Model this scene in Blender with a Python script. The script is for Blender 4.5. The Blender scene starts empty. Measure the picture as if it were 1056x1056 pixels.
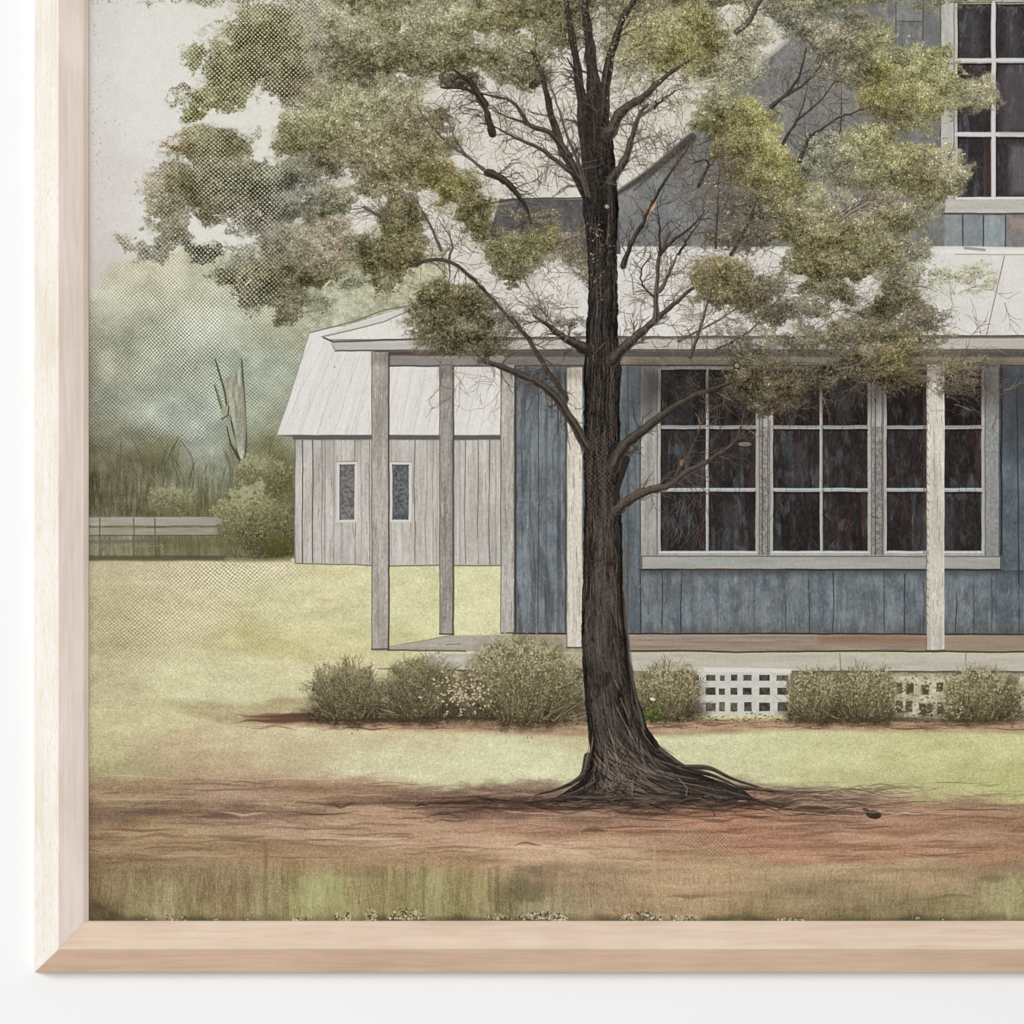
import bpy, math, random
import numpy as np

# ------------------------------------------------------------------ camera, light, exposure
# 1 photograph pixel = 1 mm on the painting; wall is the plane Y = 0.008, the room is towards -Y.
S = bpy.context.scene
CANVAS_Y = -0.031           # face of the canvas
FRONT_Y = -0.034            # front face of the frame
CAM_D = 3.0                 # lens to canvas
cam_d = bpy.data.cameras.new('camera')
cam = bpy.data.objects.new('camera', cam_d)
S.collection.objects.link(cam)
cam.location = (0, CANVAS_Y - CAM_D, 0)
cam.rotation_euler = (math.radians(90), 0, 0)
cam_d.sensor_width = 36
cam_d.lens = 36 * CAM_D / 1.056
cam_d.clip_start = 0.05
cam_d.clip_end = 100
S.camera = cam

w = bpy.data.worlds.new('World')
S.world = w
w.use_nodes = True
w.node_tree.nodes['Background'].inputs[0].default_value = (0.985, 0.995, 1.0, 1)
w.node_tree.nodes['Background'].inputs[1].default_value = 0.47

def area(name, loc, size, energy, col):
    d = bpy.data.lights.new(name, 'AREA')
    d.shape = 'SQUARE'; d.size = size; d.energy = energy; d.color = col
    o = bpy.data.objects.new(name, d)
    S.collection.objects.link(o)
    o.location = loc
    from mathutils import Vector
    o.rotation_euler = (Vector((0, 0, 0)) - Vector(loc)).to_track_quat('-Z', 'Y').to_euler()
    return o
area('window_light', (-11.0, -12.5, 4.5), 7.0, 2300, (1.0, 0.99, 0.975))

S.view_settings.view_transform = 'Standard'
S.view_settings.look = 'None'
S.view_settings.exposure = 0
S.view_settings.gamma = 1
S.view_settings.use_curve_mapping = False
PIGMENT_GAIN = 0.966          # paint measured under light of unit brightness

# ------------------------------------------------------------------ material helpers
def lin(c):
    c = np.asarray(c, dtype=np.float64)
    return np.where(c <= 0.04045, c / 12.92, ((c + 0.055) / 1.055) ** 2.4)

def new_mat(name, rough=0.7, spec=0.2):
    m = bpy.data.materials.new(name); m.use_nodes = True
    b = m.node_tree.nodes['Principled BSDF']
    b.inputs['Roughness'].default_value = rough
    b.inputs['Specular IOR Level'].default_value = spec
    return m, m.node_tree, b

def wood_mat(name, light, mid, dark, along, fleck=0.25, fleck_col=(0.5, 0.4, 0.3)):
    """pale unfinished wood: long grain, pores and blotches, along = 'X' or 'Z'"""
    m, nt, b = new_mat(name, 0.62, 0.18)
    N, Lk = nt.nodes, nt.links
    tc = N.new('ShaderNodeTexCoord')
    def mp(sc):
        k = N.new('ShaderNodeMapping'); k.inputs['Scale'].default_value = sc
        Lk.new(tc.outputs['Object'], k.inputs['Vector']); return k
    long_, cross = (1, 14) if True else (1, 1)
    def scl(a, c):
        return (a, c, c) if along == 'X' else (c, c, a)
    def noise(sc, scale, det=4, dist=0.0):
        n = N.new('ShaderNodeTexNoise'); n.inputs['Scale'].default_value = scale
        n.inputs['Detail'].default_value = det; n.inputs['Distortion'].default_value = dist
        Lk.new(mp(sc).outputs[0], n.inputs['Vector']); return n
    g = noise(scl(1.2, 22), 9, 7, 0.8)
    bl = noise(scl(1.0, 2.5), 9, 3, 0.3)
    po = noise(scl(14, 120), 9, 2)
    r = N.new('ShaderNodeValToRGB')
    r.color_ramp.elements[0].position = 0.36; r.color_ramp.elements[0].color = (*dark, 1)
    r.color_ramp.elements[1].position = 0.62; r.color_ramp.elements[1].color = (*light, 1)
    e = r.color_ramp.elements.new(0.48); e.color = (*mid, 1)
    mx = N.new('ShaderNodeMath'); mx.operation = 'ADD'
    h1 = N.new('ShaderNodeMath'); h1.operation = 'MULTIPLY'; h1.inputs[1].default_value = 0.5
    h2 = N.new('ShaderNodeMath'); h2.operation = 'MULTIPLY'; h2.inputs[1].default_value = 0.5
    Lk.new(g.outputs['Fac'], h1.inputs[0]); Lk.new(bl.outputs['Fac'], h2.inputs[0])
    Lk.new(h1.outputs[0], mx.inputs[0]); Lk.new(h2.outputs[0], mx.inputs[1])
    Lk.new(mx.outputs[0], r.inputs['Fac'])
    pr = N.new('ShaderNodeValToRGB')
    pr.color_ramp.elements[0].position = 0.56; pr.color_ramp.elements[0].color = (0, 0, 0, 1)
    pr.color_ramp.elements[1].position = 0.74; pr.color_ramp.elements[1].color = (fleck, fleck, fleck, 1)
    Lk.new(po.outputs['Fac'], pr.inputs['Fac'])
    mc = N.new('ShaderNodeMix'); mc.data_type = 'RGBA'
    Lk.new(pr.outputs['Color'], mc.inputs[0]); Lk.new(r.outputs['Color'], mc.inputs[6])
    mc.inputs[7].default_value = (*fleck_col, 1)
    Lk.new(mc.outputs[2], b.inputs['Base Color'])
    bu = N.new('ShaderNodeBump'); bu.inputs['Strength'].default_value = 0.12; bu.inputs['Distance'].default_value = 0.0006
    Lk.new(g.outputs['Fac'], bu.inputs['Height']); Lk.new(bu.outputs[0], b.inputs['Normal'])
    return m

def link(name, me, parent=None, mat=None):
    o = bpy.data.objects.new(name, me)
    S.collection.objects.link(o)
    if parent: o.parent = parent
    if mat:
        for k in (mat if isinstance(mat, (list, tuple)) else [mat]): me.materials.append(k)
    return o

# ------------------------------------------------------------------ the wall
wm, nt, b = new_mat('wall_paint', 0.85, 0.1)
b.inputs['Base Color'].default_value = (0.89, 0.892, 0.90, 1)
n = nt.nodes.new('ShaderNodeTexNoise'); n.inputs['Scale'].default_value = 260; n.inputs['Detail'].default_value = 4
bu = nt.nodes.new('ShaderNodeBump'); bu.inputs['Strength'].default_value = 0.03; bu.inputs['Distance'].default_value = 0.001
nt.links.new(n.outputs['Fac'], bu.inputs['Height']); nt.links.new(bu.outputs[0], b.inputs['Normal'])
me = bpy.data.meshes.new('wall')
me.from_pydata([(x, y, z) for y in (.008, .15) for x, z in ((-6, -4), (6, -4), (6, 4), (-6, 4))], [],
               [(0, 1, 2, 3), (5, 4, 7, 6), (0, 4, 5, 1), (2, 6, 7, 3), (1, 5, 6, 2), (0, 3, 7, 4)])
wall = link('wall', me, None, wm)
wall['kind'] = 'structure'

# === PAINT BEGIN ===================================================== the picture, stroke by stroke
# Everything is painted in canvas millimetres (the photograph's pixels), then the canvas is cut into
# one flat mesh per painted thing with its pigment in a colour attribute.
RES = 1.45
PX0, PY0, PX1, PY1 = 84.0, -110.0, 1180.0, 955.0
NW, NH = int((PX1 - PX0) * RES), int((PY1 - PY0) * RES)
xs = (PX0 + (np.arange(NW) + .5) / RES).astype(np.float32)
ys = (PY0 + (np.arange(NH) + .5) / RES).astype(np.float32)
X, Y = np.meshgrid(xs, ys)
IMG = np.zeros((NH, NW, 3), np.float32)
LAB = np.zeros((NH, NW), np.uint8)
NAMES = []
def L(name, label=None):
    NAMES.append((name, label)); return len(NAMES) - 1
rng = np.random.default_rng(7)
TAB = rng.uniform(-1, 1, (16, 256, 256)).astype(np.float32)
def vn(x, y, sx, sy, seed=0):
    u = x / sx + 37.3 + seed * 11.7; v = y / sy + 91.1 + seed * 5.3
    iu = np.floor(u).astype(np.int32); iv = np.floor(v).astype(np.int32)
    fu = (u - iu).astype(np.float32); fv = (v - iv).astype(np.float32)
    fu = fu * fu * (3 - 2 * fu); fv = fv * fv * (3 - 2 * fv)
    T = TAB[seed % 16]; a = iu & 255; b2 = iv & 255; a1 = (iu + 1) & 255; b1 = (iv + 1) & 255
    return (T[b2, a] * (1 - fu) + T[b2, a1] * fu) * (1 - fv) + (T[b1, a] * (1 - fu) + T[b1, a1] * fu) * fv
def fbm(x, y, sx, sy, seed=0, oc=3, g=.55):
    s = 0; am = 1; t = 0
    for k in range(oc):
        s = s + am * vn(x, y, sx / 2 ** k, sy / 2 ** k, seed + k * 3); t += am; am *= g
    return s / t
WX = fbm(X, Y, 18, 18, 1, 2) * .42
WY = fbm(X, Y, 18, 18, 2, 2) * .42
GR = rng.normal(0, 1, (NH, NW)).astype(np.float32)          # grain, softened a little
GR = (GR + .6 * np.roll(GR, 1, 0) + .6 * np.roll(GR, 1, 1) + .3 * np.roll(np.roll(GR, 1, 0), 1, 1)) / 1.35
GC = rng.normal(0, 1, (NH, NW, 3)).astype(np.float32)
GC = (GC + np.roll(GC, 1, 0) + np.roll(GC, 1, 1) + np.roll(np.roll(GC, 1, 0), 1, 1)) / 2
def ss(a, b2, x):
    t = np.clip((x - a) / (b2 - a), 0, 1); return t * t * (3 - 2 * t)
def win(x0, y0, x1, y1):
    i0 = max(0, int((x0 - PX0) * RES)); i1 = min(NW, int((x1 - PX0) * RES) + 1)
    j0 = max(0, int((y0 - PY0) * RES)); j1 = min(NH, int((y1 - PY0) * RES) + 1)
    return (slice(j0, max(j0, j1)), slice(i0, max(i0, i1)))
def c3(c): return np.asarray(c, np.float32) / 255.
def put(s, a, col, lab=None, th=.5):
    """composite colour col (3,) or (h,w,3), 0..1, at alpha a into window s"""
    if a.size == 0: return
    col = np.asarray(col, np.float32)
    IMG[s] += a[..., None] * (col - IMG[s])
    if lab is not None: LAB[s][a > th] = lab
def inside(px, py, pts):
    ins = np.zeros(px.shape, bool); d = np.full(px.shape, 1e9, np.float32)
    n = len(pts)
    for i in range(n):
        x0, y0 = pts[i]; x1, y1 = pts[(i + 1) % n]
        dx, dy = x1 - x0, y1 - y0
        t = np.clip(((px - x0) * dx + (py - y0) * dy) / (dx * dx + dy * dy + 1e-9), 0, 1)
        d = np.minimum(d, np.hypot(px - x0 - t * dx, py - y0 - t * dy))
        if y0 != y1:
            c = ((y0 > py) != (y1 > py)) & (px < (x1 - x0) * (py - y0) / (y1 - y0) + x0)
            ins ^= c
    return np.where(ins, -d, d)
def poly(pts, col, lab=None, soft=1.0, tex=None, al=1.0, warp=1.0):
    xx = [p[0] for p in pts]; yy = [p[1] for p in pts]; m = soft + 2
    s = win(min(xx) - m, min(yy) - m, max(xx) + m, max(yy) + m)
    if X[s].size == 0: return
    d = inside(X[s] + WX[s] * warp, Y[s] + WY[s] * warp, pts)
    a = np.clip(.5 - d / soft, 0, 1) * al
    c = c3(col)
    if tex is not None:
        t = tex(X[s], Y[s])
        c = c + (t[..., None] if t.ndim == 2 else t)
    put(s, a, c, lab, .5 * al)
def rect(x0, y0, x1, y1, col, lab=None, **k):
    poly([(x0, y0), (x1, y0), (x1, y1), (x0, y1)], col, lab, **k)
def line(pts, wd, col, lab=None, al=1.0, soft=1.0, tex=None, warp=1.0):
    """tapered polyline; wd = one width or one per point"""
    n = len(pts)
    if np.isscalar(wd): wd = [wd] * n
    m = max(wd) / 2 + soft + 1.5
    xx = [p[0] for p in pts]; yy = [p[1] for p in pts]
    s = win(min(xx) - m, min(yy) - m, max(xx) + m, max(yy) + m)
    px = X[s] + WX[s] * warp; py = Y[s] + WY[s] * warp
    if px.size == 0: return
    d = np.full(px.shape, 1e9, np.float32)
    for i in range(n - 1):
        (x0, y0), (x1, y1) = pts[i], pts[i + 1]
        dx, dy = x1 - x0, y1 - y0
        t = np.clip(((px - x0) * dx + (py - y0) * dy) / (dx * dx + dy * dy + 1e-9), 0, 1)
        d = np.minimum(d, np.hypot(px - x0 - t * dx, py - y0 - t * dy) - (wd[i] + (wd[i + 1] - wd[i]) * t) / 2)
    a = np.clip(.5 - d / soft, 0, 1) * al
    c = c3(col)
    if tex is not None: c = c + tex(px, py)[..., None]
    put(s, a, c, lab, .5)
def curve(pts, k=5):
    """Catmull-Rom through pts"""
    P = [np.array(p, float) for p in pts]; P = [2 * P[0] - P[1]] + P + [2 * P[-1] - P[-2]]
    o = []
    for i in range(1, len(P) - 2):
        for j in range(k):
            t = j / k
            o.append(.5 * (2 * P[i] + (P[i + 1] - P[i - 1]) * t + (2 * P[i - 1] - 5 * P[i] + 4 * P[i + 1] - P[i + 2]) * t * t
                           + (-P[i - 1] + 3 * P[i] - 3 * P[i + 1] + P[i + 2]) * t ** 3))
    o.append(P[-2])
    return [tuple(p) for p in o]
def scatter(s, pts, p=2.2):
    """colour field: smooth blend of hand-picked pigment patches (x, y, rx, ry, r, g, b)"""
    px, py = X[s], Y[s]
    W = np.full(px.shape, 1e-9, np.float32); C = np.zeros(px.shape + (3,), np.float32)
    wx = px + fbm(px, py, 70, 40, 5, 3) * 26; wy = py + fbm(px, py, 70, 40, 9, 3) * 16
    for (cx, cy, rx, ry, r, g, b2) in pts:
        w_ = np.exp(-(((wx - cx) / rx) ** 2 + ((wy - cy) / ry) ** 2) ).astype(np.float32) + 1e-7
        W += w_; C += w_[..., None] * c3((r, g, b2))
    return C / W[..., None]
def dab(x, y, rx, ry, ang, col, al, lab=None):
    m = max(rx, ry) + 1.2
    s = win(x - m, y - m, x + m, y + m)
    px, py = X[s] - x, Y[s] - y
    if px.size == 0: return
    ca, sa = math.cos(ang), math.sin(ang)
    d = np.sqrt(((px * ca + py * sa) / rx) ** 2 + ((py * ca - px * sa) / ry) ** 2)
    a = np.clip((1.0 - d) * min(rx, ry) * 1.3 + .5, 0, 1) * al
    put(s, a, col, lab, .45)
def weave(px, py, per, amp=1.0):
    """printed halftone cross-hatch, bent by a slow noise"""
    q = fbm(px, py, 110, 90, 4, 2) * 9; r = fbm(px, py, 80, 110, 6, 2) * 8; j = fbm(px, py, 6, 6, 7, 2) * 1.1
    u = (px + py + q + j) * 2 * math.pi / per; v = (px - py + r + j) * 2 * math.pi / per
    return (np.cos(u) + np.cos(v)) * .5 * amp
def gauss(px, py, cx, cy, rx, ry):
    return np.exp(-(((px - cx) / rx) ** 2 + ((py - cy) / ry) ** 2))
ALL = (slice(0, NH), slice(0, NW))

def twig(x, y, an, ln, wd, col, al, lab, dep=0):
    """a fine crooked shoot that forks"""
    q = [(x, y)]; n = 5
    for i in range(n):
        an += rng.normal(0, .22); x += math.cos(an) * ln / n; y += math.sin(an) * ln / n; q.append((x, y))
        if dep > 0 and rng.uniform() < .5: twig(x, y, an + rng.choice([-1, 1]) * rng.uniform(.3, .8), ln * .55, wd * .7, col, al, lab, dep - 1)
    line(q, [wd * (1 - i / (n + 1)) + .3 for i in range(n + 1)], col, lab, al, 1.0)
# ---- sky
lab_sky = L('painted_sky')
C = scatter(ALL, [(95, 20, 30, 120, 205, 200, 195), (150, 60, 50, 90, 217, 214, 209), (110, 200, 25, 60, 203, 196, 191), (170, 180, 40, 60, 216, 213, 208),
    (300, 150, 120, 120, 216, 214, 205), (520, 150, 150, 120, 214, 210, 200), (700, 120, 120, 100, 214, 210, 198), (700, -60, 700, 60, 210, 207, 195),
    (600, 300, 200, 60, 210, 207, 200), (95, 300, 30, 50, 196, 190, 183)])
IMG[:] = C; LAB[:] = lab_sky
IMG += (fbm(X, Y, 5, 9, 3, 3) * .012 + GR * .004)[..., None]
for k in range(70):
    x = 96 + abs(rng.normal(0, 12)); y = rng.uniform(-20, 250)
    dab(x, y, rng.uniform(.4, 1.1), rng.uniform(.4, 1.3), 0, c3((150, 140, 130)), rng.uniform(.15, .5))

# ---- misty far trees
lab_far = L('painted_misty_trees', 'pale misty grey green trees behind the fence')
s = win(84, 240, 460, 585)
px, py = X[s], Y[s]
C = scatter(s, [(110, 300, 40, 30, 186, 186, 172), (160, 280, 40, 30, 193, 191, 172), (200, 320, 40, 35, 178, 181, 165), (230, 345, 35, 30, 187, 192, 180),
    (130, 350, 40, 35, 158, 161, 146), (190, 385, 40, 30, 152, 157, 143), (110, 410, 35, 35, 148, 150, 136), (240, 400, 40, 40, 165, 173, 162),
    (155, 425, 35, 22, 172, 180, 171), (220, 450, 35, 35, 163, 171, 163), (275, 400, 25, 60, 158, 165, 150), (300, 330, 40, 30, 175, 176, 158), (110, 455, 30, 20, 122, 121, 104),
    (120, 495, 40, 22, 104, 101, 83), (165, 470, 22, 16, 124, 123, 98), (200, 490, 30, 18, 126, 128, 108), (170, 525, 60, 15, 104, 102, 78), (110, 520, 30, 14, 98, 96, 80),
    (262, 470, 22, 28, 120, 118, 92), (285, 480, 14, 40, 110, 107, 78), (390, 300, 50, 22, 182, 182, 158), (350, 310, 30, 20, 172, 173, 157), (380, 330, 60, 30, 170, 170, 150),
    (130, 560, 60, 20, 128, 126, 104), (200, 562, 40, 16, 112, 108, 80)])
top = 262 + 0 * px
top = np.interp(px, [84, 100, 118, 135, 165, 200, 240, 460], [312, 292, 275, 266, 262, 258, 258, 258]) + fbm(px, py, 16, 16, 6, 4) * 12
a = ss(-7, 9, py - top) * (1 - ss(574, 579, py))
wv = weave(px, py, 3.95)
hm = (.075 + .125 * gauss(px, py, 195, 350, 75, 60) + .05 * gauss(px, py, 160, 420, 80, 60)) * (1 + .5 * fbm(px, py, 20, 20, 9, 2))
hm = hm * (1 - .7 * ss(440, 480, py)) * (1 - .8 * ss(300, 350, px))
for (cx, cy, rx, ry, am) in ((118, 330, 34, 30, .9), (165, 300, 32, 26, .7), (150, 385, 34, 26, 1), (205, 345, 32, 28, .8), (108, 400, 24, 26, 1), (195, 410, 34, 24, .9), (140, 440, 34, 20, .9), (240, 350, 26, 34, .8), (262, 420, 26, 34, .8), (225, 440, 24, 20, .6), (160, 470, 22, 14, 1.2), (105, 455, 22, 16, .8), (290, 340, 26, 26, .8), (380, 300, 30, 14, .7), (120, 490, 30, 12, .8)):
    g_ = np.exp(-(((px - cx + fbm(px, py, 12, 12, 3, 3) * 9) / rx) ** 2 + ((py - cy + fbm(px, py, 12, 12, 4, 3) * 9) / ry) ** 2) ** 1.6)
    C = C + (g_ * np.clip(-(py - cy) / ry, -1, 1) * .065 * am)[..., None] * np.array([1, .98, .95], np.float32)
C = C + (ss(110, 92, px) * ss(300, 350, py) * -.04)[..., None]
C = C + (wv * hm + fbm(px, py, 22, 18, 8, 4) * .085 + fbm(px, py, 4, 4, 3, 2) * .02 + GR[s] * .014)[..., None]
C += (ss(455, 500, py) * fbm(px, py, 2.2, 16, 2, 3) * .10)[..., None]
C = C * np.array([1.01, 1, .975], np.float32)
C = C + (ss(290, 330, px) * (fbm(px, py, 6, 5, 3, 3) * .12 + fbm(px, py, 2.2, 2.2, 6, 2) * .07))[..., None]
put(s, a.astype(np.float32), C, lab_far, .3)
for k in range(60):                                          # underbrush stems
    x = rng.uniform(92, 300); y = rng.uniform(490, 530); h = rng.uniform(14, 55)
    q = curve([(x, y), (x + rng.normal(0, 3), y - h * .5), (x + rng.normal(0, 7), y - h)], 4)
    line(q, [1.2] * (len(q) - 1) + [.4], (84, 82, 66) if k % 3 else (146, 142, 118), None, rng.uniform(.25, .6), 1)
# bare broken tree in the mist
lb = L('painted_bare_tree', 'bare forked grey trunk in the mist')
poly(curve([(228, 396), (236, 388), (243, 384), (249, 382), (250.5, 404), (252.5, 440), (253, 464), (250, 480), (245, 470), (240, 447), (235, 422)], 3), (158, 158, 141), lb, 3.0, tex=lambda a_, b_: fbm(a_, b_, 3, 16, 5, 3) * .14 + fbm(a_, b_, 1.6, 2.2, 4, 1) * .05)
line(curve([(222, 370), (227, 388), (232, 405), (234, 420), (240, 440), (243, 462), (249, 477)]), [1, 1.6, 1.8, 2, 2, 2, 2, 2, 2, 2, 2, 2, 2, 2, 2, 2, 2, 2, 2, 2, 2, 2, 2, 2, 2, 2, 2, 2, 2, 2, 3][:31], (78, 84, 70), lb, .9)
line(curve([(249, 370), (251, 395), (253, 425), (254, 455), (252, 478)]), [.8] + [2] * 19 + [3], (84, 90, 76), lb, .9)
line([(222, 398), (229, 420), (236, 432)], [2, 4, 4], (140, 143, 120), lb)
line([(221, 397), (228, 421)], 1.4, (86, 90, 70), lb, .8)
dab(233, 424, 5, 6, 0, c3((158, 158, 136)), 1, lb); line([(229, 432), (235, 428), (236, 419)], 1.4, (80, 82, 66), lb)
line([(235, 436), (240, 452), (243, 462)], [4, 4, 1], (152, 156, 138), lb); line([(234, 440), (238, 458), (249, 478)], [1.2, 1.6, 2.5], (70, 74, 60), lb)
line([(250, 400), (253, 440), (251, 462)], [2, 3.5, 1.5], (146, 140, 120), lb, .8)

def leafy(cx, cy, rx, ry, n, cols, lab, seed=0, lo=.6, size=(.6, 1.7), al=.85, lift=0):
    """a bush: n little dabs, light above, dark below"""
    R_ = np.random.default_rng(seed + 100)
    th = R_.uniform(0, 2 * math.pi, n); rr = np.sqrt(R_.uniform(0, 1, n))
    wob = (1 + .16 * np.sin(th * 3 + seed) + .12 * np.sin(th * 7 + seed * 2) + .10 * np.sin(th * 13 + seed)) * np.where(R_.uniform(0, 1, n) < .12, R_.uniform(1, 1.28, n), 1)
    xx = cx + np.cos(th) * rr * rx * wob; yy = cy + np.sin(th) * rr * ry * wob
    o = np.argsort(yy + R_.normal(0, ry * .5, n))[::-1] if lift == 0 else np.arange(n)
    for i in o:
        t = np.clip((yy[i] - (cy - ry)) / (2 * ry) * 1.12 + R_.normal(0, .24), 0, .999)
        c = c3(cols[int(t * len(cols))]) + R_.normal(0, .03)
        dab(xx[i], yy[i], R_.uniform(*size), R_.uniform(*size) * .7, R_.uniform(0, 3.1), c, al * R_.uniform(lo, 1), lab)
def mass(cx, cy, rx, ry, col, lab, seed=0, al=1.0, edge=.25, th=.5, flat=None):
    s = win(cx - rx * 1.5, cy - ry * 1.5, cx + rx * 1.5, cy + ry * 1.5); px, py = X[s], Y[s]
    d = 1 - np.sqrt(((px - cx) / rx) ** 2 + ((py - cy) / ry) ** 2) + fbm(px, py, 9, 9, seed, 4) * .28
    a = ss(-edge, edge, d) * al
    if flat: a = a * (1 - ss(flat - 2, flat + 2, py + fbm(px, py, 7, 7, 3, 2) * 2))
    put(s, a.astype(np.float32), c3(col) + (fbm(px, py, 5, 5, seed + 1, 3) * .07 + GR[s] * .03)[..., None], lab, th)

# ---- fence
lf = L('painted_fence', 'grey board fence far left')
for (y0, y1, c) in ((533, 542, (160, 156, 144)), (544, 551.5, (154, 149, 134))):
    poly([(84, y0 + .5), (231, y0), (229, y1), (84, y1)], c, lf, tex=lambda a_, b_: fbm(a_, b_, 20, 2, 4, 3) * .05)
line([(84, 532.5), (231, 532)], 1, (112, 112, 100), lf, .8); line([(84, 543.3), (160, 543), (190, 542), (230, 543)], 1.1, (108, 106, 92), lf, .8); line([(84, 552.3), (228, 552)], 1.2, (96, 94, 76), lf, .8)
for x in (103, 138, 160): rect(x - .8, 534, x + .8, 574, (96, 96, 82), lf, al=.75)
line([(84, 559), (150, 558), (200, 560)], 3.5, (104, 100, 92), lf, .55); line([(84, 564), (170, 563)], 1, (140, 136, 116), lf, .5)
for k in range(60):
    x = 165 + k * 1.1; line([(x, 555), (x + 12, 575)], .8, (92, 88, 66), None, .35); line([(x + 12, 555), (x, 575)], .8, (150, 144, 112), None, .3)
# ---- bushes on the left
lb1 = L('painted_bush', 'small light green bush by the fence')
mass(178, 516, 22, 15, (124, 123, 92), lb1, 3); leafy(178, 515, 22, 14, 900, [(152, 150, 122), (132, 130, 100), (106, 104, 80)], lb1, 3)
lb2 = L('painted_bush', 'large rounded bush beside the barn')
mass(268, 540, 42, 44, (106, 102, 76), lb2, 5, flat=578); mass(262, 488, 20, 18, (134, 132, 100), lb2, 6); mass(288, 500, 14, 30, (106, 102, 70), lb2, 7)
leafy(255, 528, 30, 28, 2600, [(164, 160, 128), (146, 142, 110), (114, 110, 80)], lb2, 5)
leafy(278, 545, 26, 32, 1800, [(136, 132, 100), (104, 100, 72), (78, 74, 52)], lb2, 6)
leafy(262, 485, 18, 14, 700, [(160, 158, 130), (140, 137, 108), (108, 106, 82)], lb2, 7)
leafy(286, 492, 14, 20, 700, [(146, 142, 112), (118, 114, 86), (96, 92, 68)], lb2, 8)
leafy(288, 565, 16, 12, 500, [(96, 92, 58), (80, 76, 46)], lb2, 8)

# ---- lawn and dirt
lawn = L('painted_lawn'); dirt = L('painted_dirt_ground', 'bare brown earth around the roots')
s = win(84, 570, 1180, 955); px, py = X[s], Y[s]
C = scatter(s, [(110, 600, 40, 25, 188, 179, 142), (180, 590, 50, 18, 193, 182, 146), (240, 590, 40, 14, 208, 197, 164), (110, 650, 40, 30, 176, 166, 128), (200, 640, 50, 22, 196, 187, 148),
    (300, 620, 50, 25, 203, 197, 152), (340, 610, 40, 20, 206, 198, 154), (430, 615, 30, 25, 208, 204, 158), (495, 620, 30, 30, 212, 207, 164), (430, 648, 30, 10, 196, 190, 140), (280, 662, 50, 12, 190, 180, 128), (330, 650, 26, 14, 208, 200, 154),
    (150, 690, 60, 12, 200, 192, 150), (230, 700, 60, 16, 203, 198, 156), (110, 700, 30, 25, 184, 175, 138), (330, 695, 60, 14, 202, 193, 150), (130, 745, 50, 15, 196, 187, 142), (220, 735, 40, 6, 176, 160, 122),
    (100, 770, 30, 14, 186, 176, 134), (290, 768, 60, 12, 203, 190, 152), (250, 778, 70, 12, 188, 168, 134), (420, 785, 60, 14, 204, 199, 160), (540, 775, 60, 16, 207, 205, 164), (500, 760, 80, 8, 200, 186, 146),
    (740, 775, 60, 20, 203, 202, 160), (850, 775, 80, 20, 199, 196, 146), (980, 775, 80, 18, 196, 192, 138), (1060, 800, 60, 20, 186, 184, 124), (960, 806, 60, 10, 186, 180, 128), (1100, 760, 100, 40, 198, 194, 142),
    (200, 790, 50, 8, 178, 160, 124), (110, 795, 60, 8, 170, 160, 118)])
dl = np.interp(px, [84, 130, 200, 250, 320, 400, 470, 540, 600, 760, 830, 900, 960, 1010, 1060, 1180], [803, 802, 797, 796, 800, 806, 812, 810, 806, 808, 812, 818, 826, 824, 830, 828])
dl = dl + fbm(px, py, 30, 12, 3, 4) * 5
D = scatter(s, [(130, 812, 60, 8, 158, 132, 104), (110, 840, 40, 14, 134, 112, 90), (180, 845, 40, 10, 140, 116, 92), (150, 855, 40, 8, 164, 136, 98), (250, 815, 50, 10, 160, 134, 108), (260, 838, 50, 10, 132, 106, 86), (320, 850, 60, 12, 166, 138, 110),
    (350, 815, 60, 8, 158, 128, 102), (430, 822, 60, 8, 118, 94, 78), (500, 830, 60, 8, 112, 88, 74), (420, 850, 60, 12, 172, 140, 112), (500, 860, 50, 10, 168, 132, 106), (560, 850, 50, 10, 158, 122, 98), (600, 880, 70, 14, 186, 156, 124), (660, 855, 60, 8, 160, 122, 98),
    (640, 835, 80, 8, 140, 110, 90), (700, 870, 50, 12, 158, 124, 98), (760, 850, 50, 10, 162, 118, 92), (820, 872, 50, 8, 166, 124, 98), (790, 870, 60, 8, 162, 122, 98), (860, 840, 60, 10, 156, 120, 98), (850, 822, 50, 6, 120, 100, 84), (900, 868, 70, 8, 168, 130, 102),
    (960, 850, 60, 14, 162, 124, 98), (1030, 850, 60, 14, 160, 126, 100), (1000, 832, 50, 7, 138, 110, 88), (1040, 880, 40, 10, 164, 122, 94), (850, 895, 60, 10, 176, 152, 116), (940, 905, 60, 12, 162, 136, 104), (880, 915, 60, 8, 150, 130, 98), (1030, 905, 40, 14, 144, 124, 96),
    (700, 905, 60, 12, 174, 146, 112), (620, 905, 40, 12, 154, 130, 102), (150, 880, 60, 12, 150, 126, 96), (120, 905, 50, 14, 134, 112, 84), (240, 872, 60, 10, 154, 128, 96), (330, 880, 60, 10, 158, 130, 98), (450, 885, 60, 10, 162, 132, 102), (1120, 870, 80, 60, 158, 128, 100)])
D = D * 1.045
al = ss(-9, 9, py - dl + fbm(px, py, 14, 5, 5, 3) * 5)
C = C * (1 - al[..., None]) + D * al[..., None]
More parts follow.
